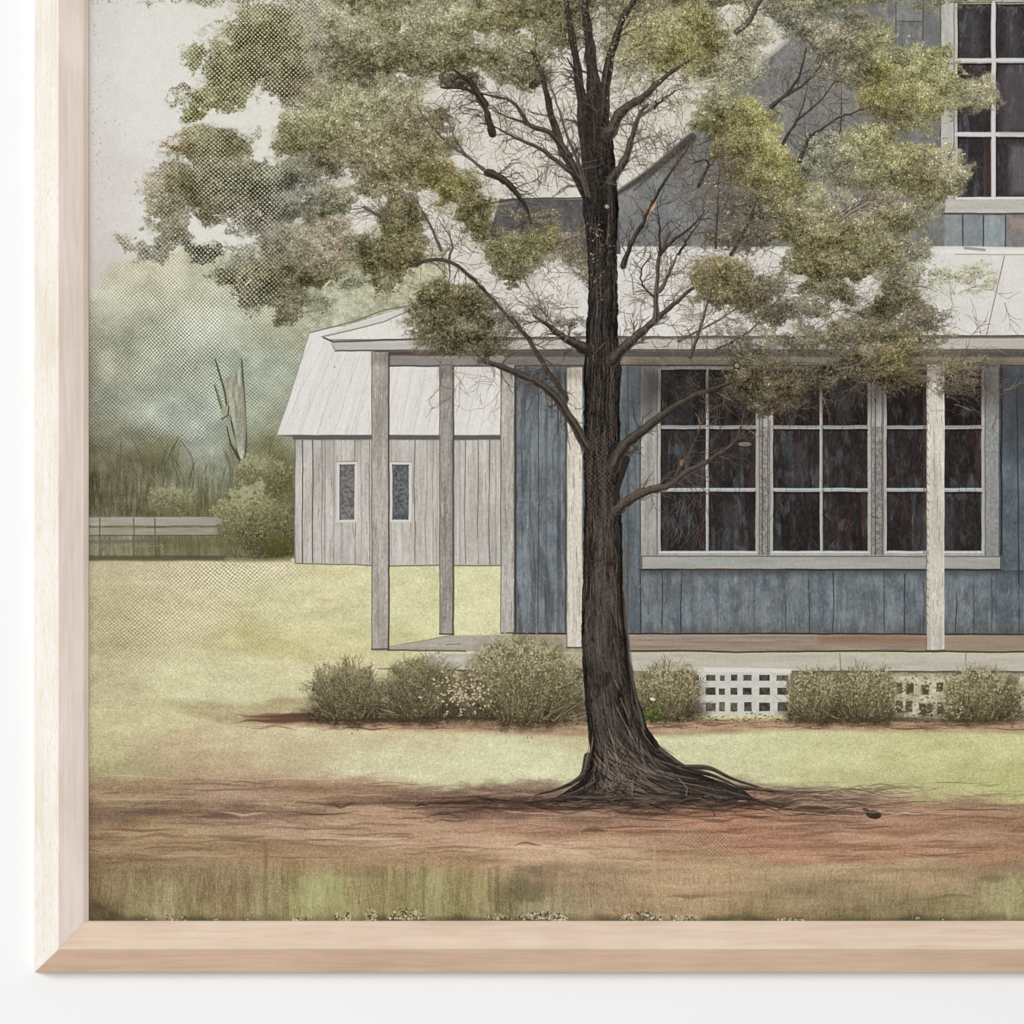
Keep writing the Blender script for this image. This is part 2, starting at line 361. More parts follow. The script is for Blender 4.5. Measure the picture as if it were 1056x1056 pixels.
# grassy lower strip
gl = np.interp(px, [84, 200, 240, 300, 350, 480, 560, 620, 700, 830, 900, 1000, 1030, 1180], [905, 900, 892, 895, 893, 893, 912, 925, 930, 928, 922, 918, 900, 896]) + fbm(px, py, 7, 400, 3, 3) * 7
G = scatter(s, [(110, 920, 30, 20, 138, 122, 84), (160, 920, 25, 25, 158, 150, 104), (200, 915, 25, 25, 154, 142, 100), (240, 910, 25, 20, 140, 122, 88), (270, 920, 30, 25, 150, 140, 96), (335, 915, 26, 20, 164, 162, 108), (390, 925, 30, 22, 150, 142, 92), (450, 915, 25, 20, 156, 152, 102), (440, 935, 20, 8, 148, 150, 98),
    (500, 915, 25, 20, 148, 138, 88), (530, 925, 20, 25, 120, 112, 76), (580, 930, 40, 12, 158, 150, 110), (680, 932, 60, 12, 164, 144, 106), (820, 935, 40, 10, 142, 128, 88), (900, 935, 60, 10, 134, 122, 84), (1000, 930, 40, 12, 150, 140, 94), (1045, 920, 20, 22, 166, 166, 114), (1110, 920, 50, 40, 150, 144, 96)])
ag = ss(-8, 16, py - gl) * (.82 + .18 * ss(-.5, .4, fbm(px, py, 16, 60, 2, 3)))
G = G * np.array([.97, .95, .98], np.float32) + np.array([.02, .012, .012], np.float32)
C = C * (1 - ag[..., None]) + G * ag[..., None]
ver = ss(-16, 6, py - gl) * (.45 + .55 * ss(640, 540, px) + .4 * ss(1000, 1030, px))
C += (ver * (fbm(px, py, 4.2, 46, 6, 3) * .050 + fbm(px, py, 18, 60, 7, 3) * .075 + fbm(px, py, 1.4, 9, 3, 2) * .04))[..., None]
C += (al * (1 - ver) * (fbm(px, py, 46, 5, 1, 4) * .070 + fbm(px, py, 70, 12, 4, 3) * .08))[..., None] * np.array([1, .95, .9], np.float32)
C += ((1 - al) * (fbm(px, py, 40, 9, 1, 4) * .045 + fbm(px, py, 16, 12, 7, 4) * .035))[..., None]
C += (fbm(px, py, 2.6, 2.2, 11, 2) * .034 + GR[s] * .018)[..., None] + GC[s] * .005
hm = .10 * gauss(px, py, 190, 635, 90, 34) + .16 * gauss(px, py, 225, 592, 60, 18) + .05 * gauss(px, py, 130, 660, 50, 40) + .04 * gauss(px, py, 290, 590, 50, 16) + .05 * gauss(px, py, 750, 870, 60, 22)
C += (weave(px, py, 4.3) * hm)[..., None]
# ragged dark bottom edge of the picture
eg = 941 + fbm(px, py, 26, 300, 9, 3) * 6
C = C + (ss(0, 9, py - eg) * .75)[..., None] * (c3((78, 70, 50)) - C) * (0.55 + .45 * ss(-.3, .3, fbm(px, py, 40, 300, 12, 2)))[..., None]
C = C + (ss(112, 88, px) * .22 + gauss(px, py, 108, 938, 24, 12) * .6)[..., None] * (c3((96, 80, 60)) - C) * ss(780, 860, py)[..., None]
a = ss(574, 579, py + fbm(px, py, 20, 5, 3, 2) * 1.2).astype(np.float32)
put(s, a, C, lawn); LAB[s][(a > .5) & (al > .5)] = dirt
rect(84, 573, 232, 578.5, (82, 80, 62), lf, al=.8, soft=2.5)
rect(232, 575, 300, 579, (96, 92, 64), None, al=.6, soft=3)

# strokes of shade and light across the earth
def hstroke(x, y, ln, wd, col, al, bend=0, lab=None):
    n = 6
    q = curve([(x + ln * t, y + bend * math.sin(t * 3.1) + rng.normal(0, .8)) for t in np.linspace(0, 1, 5)], 3)
    w_ = [max(.3, wd * math.sin(math.pi * (i + .6) / (len(q) + .2))) for i in range(len(q))]
    line(q, w_, col, lab, al, max(1, wd * .5))
for k in range(420):
    y = rng.uniform(806, 888); x = rng.uniform(84, 1170)
    near = math.exp(-((x - 640) / 230) ** 2 - ((y - 826) / 20) ** 2)
    dk = rng.uniform() < .62
    hstroke(x - 20, y, rng.uniform(20, 90), rng.uniform(.8, 3.2), (104, 76, 60) if dk else (196, 164, 134), rng.uniform(.12, .42) + near * .15, rng.normal(0, 2))
for k in range(150):
    x = rng.normal(640, 130); y = 822 + abs(rng.normal(0, 9)) + abs(x - 640) * .015
    hstroke(x - 30, y, rng.uniform(25, 90), rng.uniform(1, 3.4), (70, 54, 44), rng.uniform(.25, .6), rng.normal(0, 2.5))
for (x, y, ln, wd, c, a_) in ((330, 865, 90, 2.5, (206, 176, 148), .8), (420, 870, 110, 1.3, (196, 160, 132), .7), (600, 855, 120, 1.2, (196, 164, 138), .7), (264, 803, 90, 1.4, (196, 176, 146), .7), (330, 822, 80, 1.4, (190, 160, 132), .6),
        (225, 838, 50, 2, (196, 178, 152), .7), (100, 824, 100, 1.6, (190, 166, 138), .6), (530, 873, 28, 2, (110, 92, 66), .8), (205, 842, 42, 6, (104, 84, 70), .6), (130, 838, 60, 7, (104, 84, 70), .5), (215, 862, 60, 5, (112, 92, 74), .55), (140, 863, 50, 4, (110, 88, 70), .5),
        (90, 803, 110, 1.2, (196, 178, 146), .6), (915, 840, 34, 2, (206, 178, 150), .9), (860, 868, 40, 2.5, (200, 172, 142), .6), (945, 885, 40, 2, (206, 178, 150), .6), (640, 893, 110, 1.2, (190, 162, 130), .5), (785, 872, 120, 8, (140, 96, 74), .35), (900, 858, 60, 7, (134, 96, 76), .45),
        (870, 853, 50, 2.5, (104, 74, 60), .6), (600, 858, 24, 5, (100, 78, 62), .6), (690, 925, 40, 4, (120, 98, 74), .5), (1010, 905, 26, 8, (116, 94, 72), .5), (950, 927, 60, 3, (112, 96, 66), .4), (930, 880, 90, 1.4, (110, 84, 66), .6)):
    hstroke(x, y, ln, wd, c, a_, rng.normal(0, 1.5))
# grass blades at the bottom
for k in range(1500):
    x = rng.uniform(90, 1178); y = rng.uniform(905, 948); h = rng.uniform(4, 15)
    c = [(172, 162, 120), (116, 100, 72), (146, 134, 94), (190, 176, 140), (96, 84, 62)][rng.integers(5)]
    line([(x, y), (x + rng.normal(0, 1.6), y - h)], [1.1, .4], c, None, rng.uniform(.08, .34), 1)
for (x0, x1, y0, y1, c, a_) in ((272, 276, 868, 944, (110, 94, 62), .35), (308, 355, 903, 935, (176, 176, 120), .35), (400, 402, 893, 943, (176, 172, 112), .4), (436, 438, 893, 940, (104, 92, 60), .4), (355, 400, 893, 905, (130, 106, 78), .3), (448, 456, 895, 945, (170, 172, 118), .4), (503, 506, 895, 930, (100, 86, 58), .3), (530, 560, 893, 930, (96, 84, 66), .3), (510, 515, 893, 940, (104, 92, 64), .35), (560, 575, 900, 925, (110, 94, 70), .25), (487, 503, 905, 932, (172, 172, 116), .3), (674, 676, 872, 900, (200, 170, 136), .5)):
    rect(x0, y0, x1, y1, c, None, al=a_, soft=2.5)
for (x0, x1, hh, n) in ((345, 362, 11, 60), (376, 388, 14, 60), (400, 438, 13, 170), (536, 585, 10, 260), (640, 682, 9, 150), (690, 716, 6, 60), (150, 156, 4, 8), (170, 192, 9, 26), (218, 226, 3, 6), (252, 256, 3, 6), (300, 322, 3, 10), (500, 528, 7, 50), (802, 830, 3, 40), (944, 950, 4, 8), (970, 974, 4, 6), (1130, 1170, 8, 60)):
    lw = L('painted_pale_fleck')
    for k in range(int(n * .6)):
        t = rng.uniform(); x = x0 + (x1 - x0) * t; y = 949.5 - abs(rng.uniform(0, hh)) * (.4 + .6 * math.sin(math.pi * t))
        dab(x, y, rng.uniform(.6, 1.8), rng.uniform(.5, 1.3), rng.uniform(0, 3), c3([(206, 196, 172), (168, 158, 130), (186, 174, 148), (76, 70, 52), (92, 86, 64)][rng.integers(5)]), .8, lw)

poly([(84, 926), (98, 930), (112, 936), (124, 944), (130, 956), (84, 956)], (96, 80, 58), None, soft=5, al=.7, tex=lambda a_, b_: fbm(a_, b_, 4, 4, 3, 3) * .08)
# reddish strip under the shrubs
s = win(84, 720, 1180, 775); px, py = X[s], Y[s]
yt = np.interp(px, [230, 245, 300, 480, 600, 700, 1180], [742, 738, 737, 741, 741, 742, 742]); yb = np.interp(px, [230, 300, 480, 600, 700, 800, 1180], [746, 748, 754, 760, 759, 753, 757])
a = ss(-3, 2, py - yt) * (1 - ss(-4, 4, py - yb)) * ss(228, 300, px) * .9
put(s, (a * (.75 + .25 * ss(-.4, .4, fbm(px, py, 18, 3, 6, 3)))).astype(np.float32), c3((166, 132, 104)) + (fbm(px, py, 24, 2.4, 5, 4) * .10 + GR[s] * .02)[..., None], dirt)
for k in range(230):
    x = rng.uniform(240, 1170); hstroke(x, rng.uniform(740, 752), rng.uniform(15, 60), rng.uniform(.8, 2.4), [(96, 70, 54), (190, 150, 120), (128, 92, 68)][rng.integers(3)], rng.uniform(.2, .55), rng.normal(0, 1))
for k in range(26): hstroke(rng.uniform(240, 300), rng.uniform(736, 744), 70, rng.uniform(1, 4), (104, 76, 60), .5)

# ---- the small barn
def planks(px, py, sc=1.0, seed=0): return (fbm(px, py, 3, 50, seed, 3) * .065 + fbm(px, py, 9, 40, seed + 2, 3) * .055 + fbm(px, py, 2, 3, seed + 5, 2) * .035) * sc
lbw = L('painted_barn_wall', 'weathered grey plank wall of the small barn')
poly([(304, 449), (518, 449), (518, 583.5), (400, 583), (304, 580)], (186, 181, 174), lbw, tex=lambda a_, b_: planks(a_, b_, 1.1, 3) - .10 * ss(457, 449, b_))
for x, c, a_ in ((304.5, (110, 108, 104), .9), (312, (84, 82, 80), .9), (322.5, (72, 70, 68), .8), (332, (140, 134, 128), .8), (335, (116, 110, 106), .5), (344, (140, 134, 126), .6), (352, (150, 144, 136), .5), (366, (120, 112, 106), .7), (372, (148, 140, 132), .5), (381, (110, 104, 98), .6),
        (404, (150, 140, 132), .6), (428, (110, 100, 96), .7), (440, (146, 140, 132), .6), (447, (140, 130, 122), .6), (450, (156, 146, 138), .5), (480, (104, 84, 74), .6), (493, (120, 104, 96), .7), (505, (104, 98, 92), .8), (511, (150, 142, 134), .6), (474, (150, 140, 132), .5)):
    line([(x, 454), (x + rng.normal(0, .6), 500), (x + rng.normal(0, .8), 540), (x, 581)], 1.2, c, None, a_)
for k in range(200):
    x = rng.uniform(306, 515); y = rng.uniform(456, 570); line([(x, y), (x + rng.normal(0, .8), y + rng.uniform(3, 22))], rng.uniform(.5, 1.1), [(216, 212, 204), (128, 120, 112), (166, 140, 124)][rng.integers(3)], None, rng.uniform(.2, .6))
line([(306, 581), (400, 583.5), (518, 583)], 1.6, (120, 112, 92), None, .8)
lbr = L('painted_barn_roof', 'pale tin roof of the small barn')
poly([(319, 342), (345, 337), (520, 337), (516.5, 449), (285, 449), (300, 404)], (217, 213, 208), lbr, tex=lambda a_, b_: fbm(a_ + b_ * .28, b_, 4, 60, 6, 3) * .03 + fbm(a_, b_, 3, 3, 4, 2) * .014)
for k in range(15):
    x = 322 + k * 13.6; line([(x, 352), (x - 9 - max(0, 60 - k * 8) * .3, 400), (x - 18 - max(0, 60 - k * 8) * .5, 447)], .9, (178, 166, 150), None, .35)
for k in range(120):
    x = rng.uniform(300, 515); y = rng.uniform(355, 440); line([(x, y), (x - rng.uniform(0, 4), y + rng.uniform(4, 16))], .8, [(236, 234, 230), (186, 176, 164)][k % 2], None, .4)
line([(319, 342), (301, 402), (285, 449)], 1.3, (146, 148, 134), lbr, .9)
poly([(285, 448.5), (517, 448.5), (517, 453.5), (303, 453.5), (302, 450.5)], (98, 96, 94), lbw, soft=1.6)
for (x0, x1, c, lb_) in ((350.5, 366, (116, 113, 112), 'painted barn window left of the porch post'), (405, 422, (100, 102, 104), 'painted barn window between the porch posts')):
    lwn = L('painted_barn_window', lb_)
    rect(x0 - 3.5, 476, x1 + 2.5, 538.5, (206, 202, 195), lwn); rect(x0, 479, x1 - .5, 536, c, lwn, tex=lambda a_, b_: fbm(a_, b_, 2.4, 2.4, 5, 2) * .12)
    line([(x0 - 3.5, 476), (x1 + 2.5, 476)], 1, (136, 130, 124), lwn, .7); line([(x0, 479), (x0, 536)], 1, (78, 78, 80), lwn, .7); line([(x0, 479.5), (x1, 479.5)], 1, (72, 72, 74), lwn, .7)

# ---- farmhouse, upper storey
lu = L('painted_house_wall', 'upper storey wall of weathered blue grey boards')
def bluew(px, py, seed=0):
    t = fbm(px, py, 7, 60, seed, 4); q = fbm(px, py, 10, 14, seed + 3, 4); e = fbm(px, py, 1.8, 3, seed + 6, 2)
    r = t * .060 + q * .080 + e * .05
    return np.stack([r + q * .012, r, r - q * .008], -1)
poly([(634, 201), (672, 173), (713, 138), (752, 98), (795, 55), (826, 27), (850, -2), (960, -112), (1185, -112), (1185, 263), (634, 263)], (122, 122, 120), lu, soft=1.6, tex=lambda a_, b_: bluew(a_, b_, 2))
lle = L('painted_dark_gable', 'dark low wall seen left of the trunk under the branches')
poly([(515, 205), (600, 205), (636, 200), (640, 262), (515, 262), (505, 240)], (92, 89, 90), lle, soft=1.6, tex=lambda a_, b_: bluew(a_, b_, 4) * .7)
line([(505, 210), (528, 205), (600, 204)], 1.5, (70, 64, 60), lle, .9); line([(504, 212), (530, 208)], 2, (150, 138, 130), lle, .6)
s = win(640, 140, 800, 260); px, py = X[s], Y[s]
put(s, (gauss(px, py, 700, 210, 40, 40) * .5).astype(np.float32), c3((136, 140, 144)) + (GR[s] * .04)[..., None])
put(s, (gauss(px, py, 785, 82, 14, 20) * .8).astype(np.float32), c3((92, 96, 104)) + (GR[s] * .03)[..., None])
s = win(800, 40, 930, 180); px, py = X[s], Y[s]
put(s, (gauss(px, py, 860, 100, 40, 50) * .55).astype(np.float32), c3((140, 138, 134)) + (GR[s] * .03)[..., None])
line([(790, 60), (812, 41), (826, 26), (850, 0), (960, -110)], 5, (198, 192, 182), lu, .75, 2)
line([(634, 201), (672, 176), (713, 141)], [5, 7, 9], (64, 62, 60), None, .8, 3)
line([(654, 196), (690, 165), (716, 142)], [2, 3, 4], (58, 56, 54), None, .6, 2)
for x in (924, 952): line([(x, -110), (x, 60)], 1.3, (72, 74, 74), None, .8)
line([(924, 22), (950, 22)], 1.3, (80, 80, 78), None, .7); rect(925.5, 0, 951, 21, (140, 142, 142), None, al=.5)
rect(953, -110, 971, 60, (112, 114, 112), None, al=.5)
for x, c in ((993, 0), (1014, 0), (1037, 0)): line([(x, 222), (x, 256)], 1.4, (70, 74, 76), None, .85)
for (x0, x1, c) in ((974, 992, (150, 154, 154)), (994, 1013, (140, 148, 152)), (1015, 1036, (158, 168, 172)), (1038, 1060, (136, 132, 130)), (1060, 1180, (138, 142, 142))): rect(x0, 222, x1, 256, c, None, al=.75, tex=lambda a_, b_: fbm(a_, b_, 4, 6, 3, 3) * .07)
rect(1043, 225, 1070, 236, (172, 144, 130), None, al=.55, soft=3)
lwu = L('painted_window', 'painted upstairs window with dark panes')
rect(970, -110, 1185, 212, (184, 181, 175), lwu, tex=lambda a_, b_: planks(a_, b_, .8, 5)); line([(970, -110), (970, 212)], 1.5, (92, 90, 86), lwu, .8)
line([(984, 2), (984, 205)], 1.2, (120, 116, 110), lwu, .8); line([(984.5, 2.5), (1180, 2.5)], 1.4, (96, 92, 88), lwu)
def glass(px, py, seed=0):
    t = fbm(px, py, 12, 26, seed, 4); e = fbm(px, py, 2.2, 4, seed + 5, 2); q = ss(.15, .6, fbm(px, py, 8, 20, seed + 7, 3))
    v = ss(.1, .5, fbm(px, py, 5, 50, seed + 2, 3)); k = ss(.25, .7, fbm(px, py, 6, 40, seed + 9, 3))
    r = t * .045 + e * .035 - .015
    return np.stack([r + q * .08 + k * .055 + v * .035, r + q * .10 + v * .055 + k * .015, r + q * .11 + v * .060 + k * .01], -1)
def pane(x0, y0, x1, y1, lab, seed, c=(62, 58, 58)):
    rect(x0, y0, x1, y1, c, lab, tex=lambda a_, b_: glass(a_, b_, seed))
    line([(x0 + 1, y0 + 1.5), (x1, y0 + 1.5)], 1.6, (36, 32, 32), None, .7); line([(x0 + 1, y0), (x0 + 1, y1)], 1.3, (40, 34, 33), None, .6)
    if seed % 3 == 0: rect(x1 - 6, y0, x1 - 1, y1, (78, 54, 48), None, al=.5, soft=3)
    if seed % 3 == 1: rect(x0 + (x1 - x0) * .3, y0 + (y1 - y0) * .2, x0 + (x1 - x0) * .7, y1, (96, 100, 106), None, al=.28, soft=9)
for k, (x0, x1) in enumerate(((987.5, 1022), (1027, 1062), (1067, 1102), (1107, 1142))):
    for j, (y0, y1) in enumerate(((4, 60), (65, 136), (141, 203))): pane(x0, y0, x1, y1, lwu, k * 3 + j + 1, (66, 61, 62))
for x in (1024.5, 1064.5, 1104.5): line([(x, 2), (x, 205)], 3.2, (206, 206, 204), lwu)
for y in (62, 138.5): line([(986, y), (1180, y)], 3.2, (204, 204, 202), lwu)
rect(1033, 70, 1062, 136, (110, 104, 108), lwu, al=.5, soft=10); rect(1042, 150, 1062, 200, (136, 134, 138), lwu, al=.5, soft=8)
line([(986, 204.5), (1180, 204.5)], 2, (214, 214, 210), lwu); poly([(976, 207), (1185, 206), (1185, 219), (974, 220)], (186, 182, 174), lwu, tex=lambda a_, b_: planks(b_, a_, .6, 5)); line([(974, 220.5), (1185, 220.5)], 1.8, (88, 84, 80), lwu)

# ---- porch roof
lpr = L('painted_porch_roof', 'pale tin roof over the porch')
poly([(332, 346.5), (366, 333), (424, 315.5), (470, 290), (520, 262), (640, 262), (700, 257), (980, 257), (1185, 257), (1185, 347), (430, 349)], (218, 215, 209), lpr, tex=lambda a_, b_: fbm(a_, b_, 6, 30, 4, 3) * .02 + fbm(a_, b_, 3, 3, 4, 2) * .015)
poly([(640, 254), (980, 254), (1185, 256), (1185, 263), (980, 262), (640, 262)], (224, 222, 216), lpr, soft=1.6, al=.9)
line([(985, 262.5), (1185, 262.5)], 1.2, (160, 154, 144), lpr, .8); line([(995, 256), (1015, 258)], 3, (130, 122, 104), lpr, .6)
line([(1036, 264), (1030, 290), (1022, 325), (1017.5, 345)], 1.3, (150, 126, 114), lpr, .8); line([(1138, 264), (1132, 300), (1124, 345)], 1.7, (150, 116, 104), lpr, .8)
line([(320, 343), (340, 338), (366, 331), (395, 320), (424, 314.5)], 1.5, (118, 118, 106), lpr, .9)
poly([(332, 346.5), (366, 334), (424, 316), (426, 320), (400, 329), (372, 338), (350, 343)], (206, 203, 198), lpr, soft=1.4)
line([(332, 347.5), (360, 341), (395, 332), (425, 319)], 1.5, (140, 118, 104), lpr, .8)
line([(420, 314), (425, 316), (425, 320)], 1.6, (220, 214, 204), lpr)
lpb = L('painted_porch_beam', 'grey fascia beam under the porch roof')
poly([(340, 350), (640, 347), (980, 346), (1185, 346), (1185, 377), (385, 377), (385, 362), (344, 360)], (128, 122, 114), lpb, tex=lambda a_, b_: fbm(a_, b_, 40, 3, 4, 4) * .05 + fbm(a_, b_, 2, 2, 6, 2) * .03)
poly([(340, 351), (520, 351), (640, 350), (980, 349), (1185, 349), (1185, 359.5), (640, 360), (346, 361)], (188, 184, 176), lpb, tex=lambda a_, b_: fbm(a_, b_, 40, 3, 5, 4) * .04)
line([(334, 348.5), (344, 352.5), (430, 349.5), (640, 347.5), (980, 346.5), (1185, 346.5)], 2, (92, 88, 82), lpb, .9)
line([(346, 361.5), (640, 361), (980, 361), (1185, 361)], 1.8, (98, 92, 86), lpb, .9)
rect(386, 362.5, 520, 367, (92, 78, 70), lpb, soft=2); rect(386, 367, 520, 376, (138, 134, 130), lpb, tex=lambda a_, b_: fbm(a_, b_, 30, 2, 5, 3) * .06)
rect(520, 362, 1185, 368, (88, 82, 76), lpb, al=.8, soft=2)
rect(640, 369, 1185, 376, (152, 142, 124), lpb, al=.8, soft=2, tex=lambda a_, b_: fbm(a_, b_, 20, 2, 6, 3) * .08)
rect(955, 370, 1185, 377, (166, 154, 130), lpb, al=.6, soft=2)
line([(400, 377.5), (520, 377.5), (640, 377), (1185, 377)], 1.6, (70, 64, 58), lpb, .9)

# ---- farmhouse, ground floor wall
lg = L('painted_house_wall', 'ground floor wall of blue grey vertical boards')
rect(529, 378, 1185, 655, (114, 120, 124), lg, tex=lambda a_, b_: bluew(a_, b_, 1))
rect(529, 378, 1185, 400, (58, 56, 56), None, al=.45, soft=20)
s = win(529, 378, 600, 655); px, py = X[s], Y[s]
put(s, (ss(.0, .5, fbm(px, py, 12, 40, 8, 4)) * .45 * (px > 531)).astype(np.float32), c3((140, 148, 152)))
put(s, (ss(.1, .5, fbm(px, py, 4, 70, 10, 3)) * .55 * (px > 531)).astype(np.float32), c3((82, 78, 78)))
for sd, c, am in ((3, (98, 90, 84), .30), (12, (148, 156, 158), .34), (6, (74, 80, 86), .28)):
    s = win(529, 378, 1185, 655); px, py = X[s], Y[s]
    put(s, (ss(.12, .55, fbm(px, py, 5, 34, sd, 4) + fbm(px, py, 26, 26, sd + 2, 2) * .3) * am).astype(np.float32), c3(c))
for x, w_, a_ in ((531.5, 2, .8), (555, 1.2, .6), (576, 4, .35), (583.5, 2.2, .6), (563, 3, .2)): line([(x, 385), (x + .5, 500), (x, 652)], w_, (60, 60, 64), None, a_)
rect(640, 378, 662, 655, (98, 104, 108), None, al=.7, tex=lambda a_, b_: planks(a_, b_, 1.4, 2)); line([(648, 378), (647, 655)], 1.2, (70, 70, 72), None, .6); line([(660.5, 440), (660.5, 654)], 1.6, (66, 68, 70), None, .9)
rect(1031, 377, 1185, 655, (88, 95, 102), None, al=.6, tex=lambda a_, b_: bluew(a_, b_, 5)); rect(1030, 377, 1185, 460, (50, 50, 52), None, al=.5, soft=40)
line([(1032.5, 380), (1032.5, 572)], 2.6, (50, 50, 52), None, .85); line([(1049, 400), (1050, 520), (1051, 654)], 1.4, (56, 58, 60), None, .8); line([(1034, 560), (1036, 600)], 1, (70, 72, 72), None, .5); line([(1080, 378), (1080, 654)], 1.4, (60, 62, 64), None, .8); line([(1112, 378), (1112, 654)], 1.4, (60, 62, 64), None, .8)
for x, y0, a_ in ((683, 589, .85), (703, 590, .9), (811, 632, .5), (834, 598, .7), (859, 590, .8), (912, 589, .6), (933, 592, .9), (952, 600, .5), (986, 610, .8), (1004, 590, .5), (1022, 595, .5), (778, 600, .4), (740, 600, .3)):
    line([(x, y0), (x + rng.normal(0, .8), 620), (x + rng.normal(0, .6), 653)], 1.3, (58, 62, 66), None, a_)
s = win(662, 588, 1185, 655); px, py = X[s], Y[s]
put(s, (ss(.05, .6, fbm(px, py, 16, 18, 9, 4)) * .35).astype(np.float32), c3((144, 152, 158)))
put(s, (ss(640, 655, py + fbm(px, py, 10, 6, 3, 3) * 8) * .45).astype(np.float32), c3((92, 84, 76)))
put(s, (ss(598, 588, py) * .5).astype(np.float32), c3((62, 62, 62)))
for k in range(500):
    x = rng.uniform(531, 1178); y = rng.uniform(590, 650); line([(x, y), (x + rng.normal(0, .8), y + rng.uniform(2, 9))], .9, [(150, 160, 166), (70, 74, 78), (128, 116, 106)][rng.integers(3)], None, rng.uniform(.15, .5))
for k in range(220):
    x = rng.uniform(533, 582); y = rng.uniform(400, 645); line([(x, y), (x + rng.normal(0, .8), y + rng.uniform(2, 16))], .9, [(150, 162, 170), (74, 76, 80), (118, 110, 106)][rng.integers(3)], None, rng.uniform(.15, .45))

# ---- ground floor windows
def sash(x0, x1, xm, name, seed, rows=((381, 438.8), (442.3, 503.8), (507, 568)), fr=(168, 167, 162)):
    lw_ = L('painted_window', name)
    rect(x0, 380, x1, 573, fr, lw_, tex=lambda a_, b_: planks(a_, b_, .7, seed))
    xm_ = [x0 + 3.8] + list(xm) + [x1 - 3.8]
    for k in range(0, len(xm_) - 1):
        a_ = xm_[k] + (1.3 if k else 0); b_ = xm_[k + 1] - (1.3 if k + 2 < len(xm_) else 0)
        for j, (y0, y1) in enumerate(rows): pane(a_, y0, b_, y1, lw_, seed + j + 4 * k, (56, 51, 50) if j else (46, 40, 38))
    line([(x0 + .3, 382), (x0 + .3, 572)], 1.2, (92, 90, 86), lw_, .7); line([(x1, 382), (x1, 572)], 1.2, (92, 88, 84), lw_, .7)
    line([(x0 + 4, 504), (x1 - 4, 504)], 1.6, (186, 200, 206), lw_, .8); line([(x0 + 3, 569.5), (x1 - 3, 569.5)], 1.8, (206, 208, 206), lw_, .8)
    line([(x0 + 3.5, 440), (x1 - 3.5, 440)], 2.4, (142, 140, 134), lw_, .8)
    for x in xm: line([(x - 1.2, 384), (x - 1.2, 568)], 1, (208, 208, 204), lw_, .6); line([(x + 1.5, 384), (x + 1.5, 568)], .9, (104, 100, 96), lw_, .6)
ltr = L('painted_window_trim', 'grey boards framing the three ground floor windows')
rect(661, 378, 1031, 586, (158, 155, 148), ltr, tex=lambda a_, b_: planks(a_, b_, 1.3, 7))
rect(661, 378, 679, 440, (104, 104, 104), None, al=.75, soft=16)
rect(1015, 376, 1031, 574, (140, 142, 142), None, al=.7, tex=lambda a_, b_: fbm(a_, b_, 2, 2.4, 3, 2) * .09); line([(1030.5, 380), (1030.5, 573)], 1.2, (70, 70, 70), None, .8)
sash(677.5, 783, (729.5,), 'left of the three ground floor windows, beside the trunk', 1)
sash(793.5, 898.5, (847,), 'middle of the three ground floor windows', 3)
sash(910.5, 1016, (), 'right of the three ground floor windows, crossed by a porch post', 5)
LW3 = len(NAMES) - 1
line([(942, 508), (942, 568)], .9, (96, 88, 86), None, .6); line([(953, 381), (953, 570)], 2, (100, 76, 70), None, .5)
for x0, x1 in ((783.5, 793), (899, 910.5)):
    rect(x0, 440, x1, 572, (132, 127, 122), None, al=.8, tex=lambda a_, b_: fbm(a_, b_, 2.2, 2.2, 5, 2) * .16); line([((x0 + x1) / 2 - 2, 400), ((x0 + x1) / 2 - 2, 572)], 1.2, (84, 78, 74), None, .8); line([(x1 - 1, 400), (x1 - 1, 572)], 1, (92, 86, 80), None, .8)
rect(661, 378, 1031, 416, (38, 34, 32), None, al=.55, soft=34)
for k in range(900):                                          # scratches and reflections in the panes
    x = rng.uniform(682, 1008); y = rng.uniform(400, 560); ln = rng.uniform(3, 12); an = rng.normal(1.57, .5)
    if 902 < x < 914 or 780 < x < 798: continue
    line([(x, y), (x + math.cos(an) * ln, y + math.sin(an) * ln)], .8, [(104, 112, 118), (88, 70, 62), (132, 132, 130), (30, 28, 28), (30, 28, 30)][rng.integers(5)], None, rng.uniform(.10, .34))
for k in range(60):                                           # reflected branches, lower left pane
    x = rng.uniform(684, 726); y = rng.uniform(520, 566); an = rng.uniform(-2.2, -.6); ln = rng.uniform(8, 22)
    line([(x, y), (x + math.cos(an) * ln, y + math.sin(an) * ln)], .8, (110, 112, 112), None, .35)
lsl = L('painted_window_sill', 'long grey sill under the ground floor windows')
rect(662, 573.5, 1032, 587, (164, 163, 156), lsl, tex=lambda a_, b_: fbm(a_, b_, 40, 3, 6, 4) * .05 + fbm(a_, b_, 2, 2, 4, 2) * .02)
line([(662, 573.5), (1032, 574)], 1.4, (100, 98, 94), lsl, .8); line([(662, 587.5), (1032, 587.5)], 2.2, (60, 58, 56), lsl, .9); line([(700, 588), (810, 588)], 1.2, (130, 88, 70), None, .5)
line([(662, 574), (662, 587)], 1.3, (84, 82, 78), lsl, .8); line([(1032, 574), (1032, 587)], 1.3, (84, 82, 78), lsl, .8)

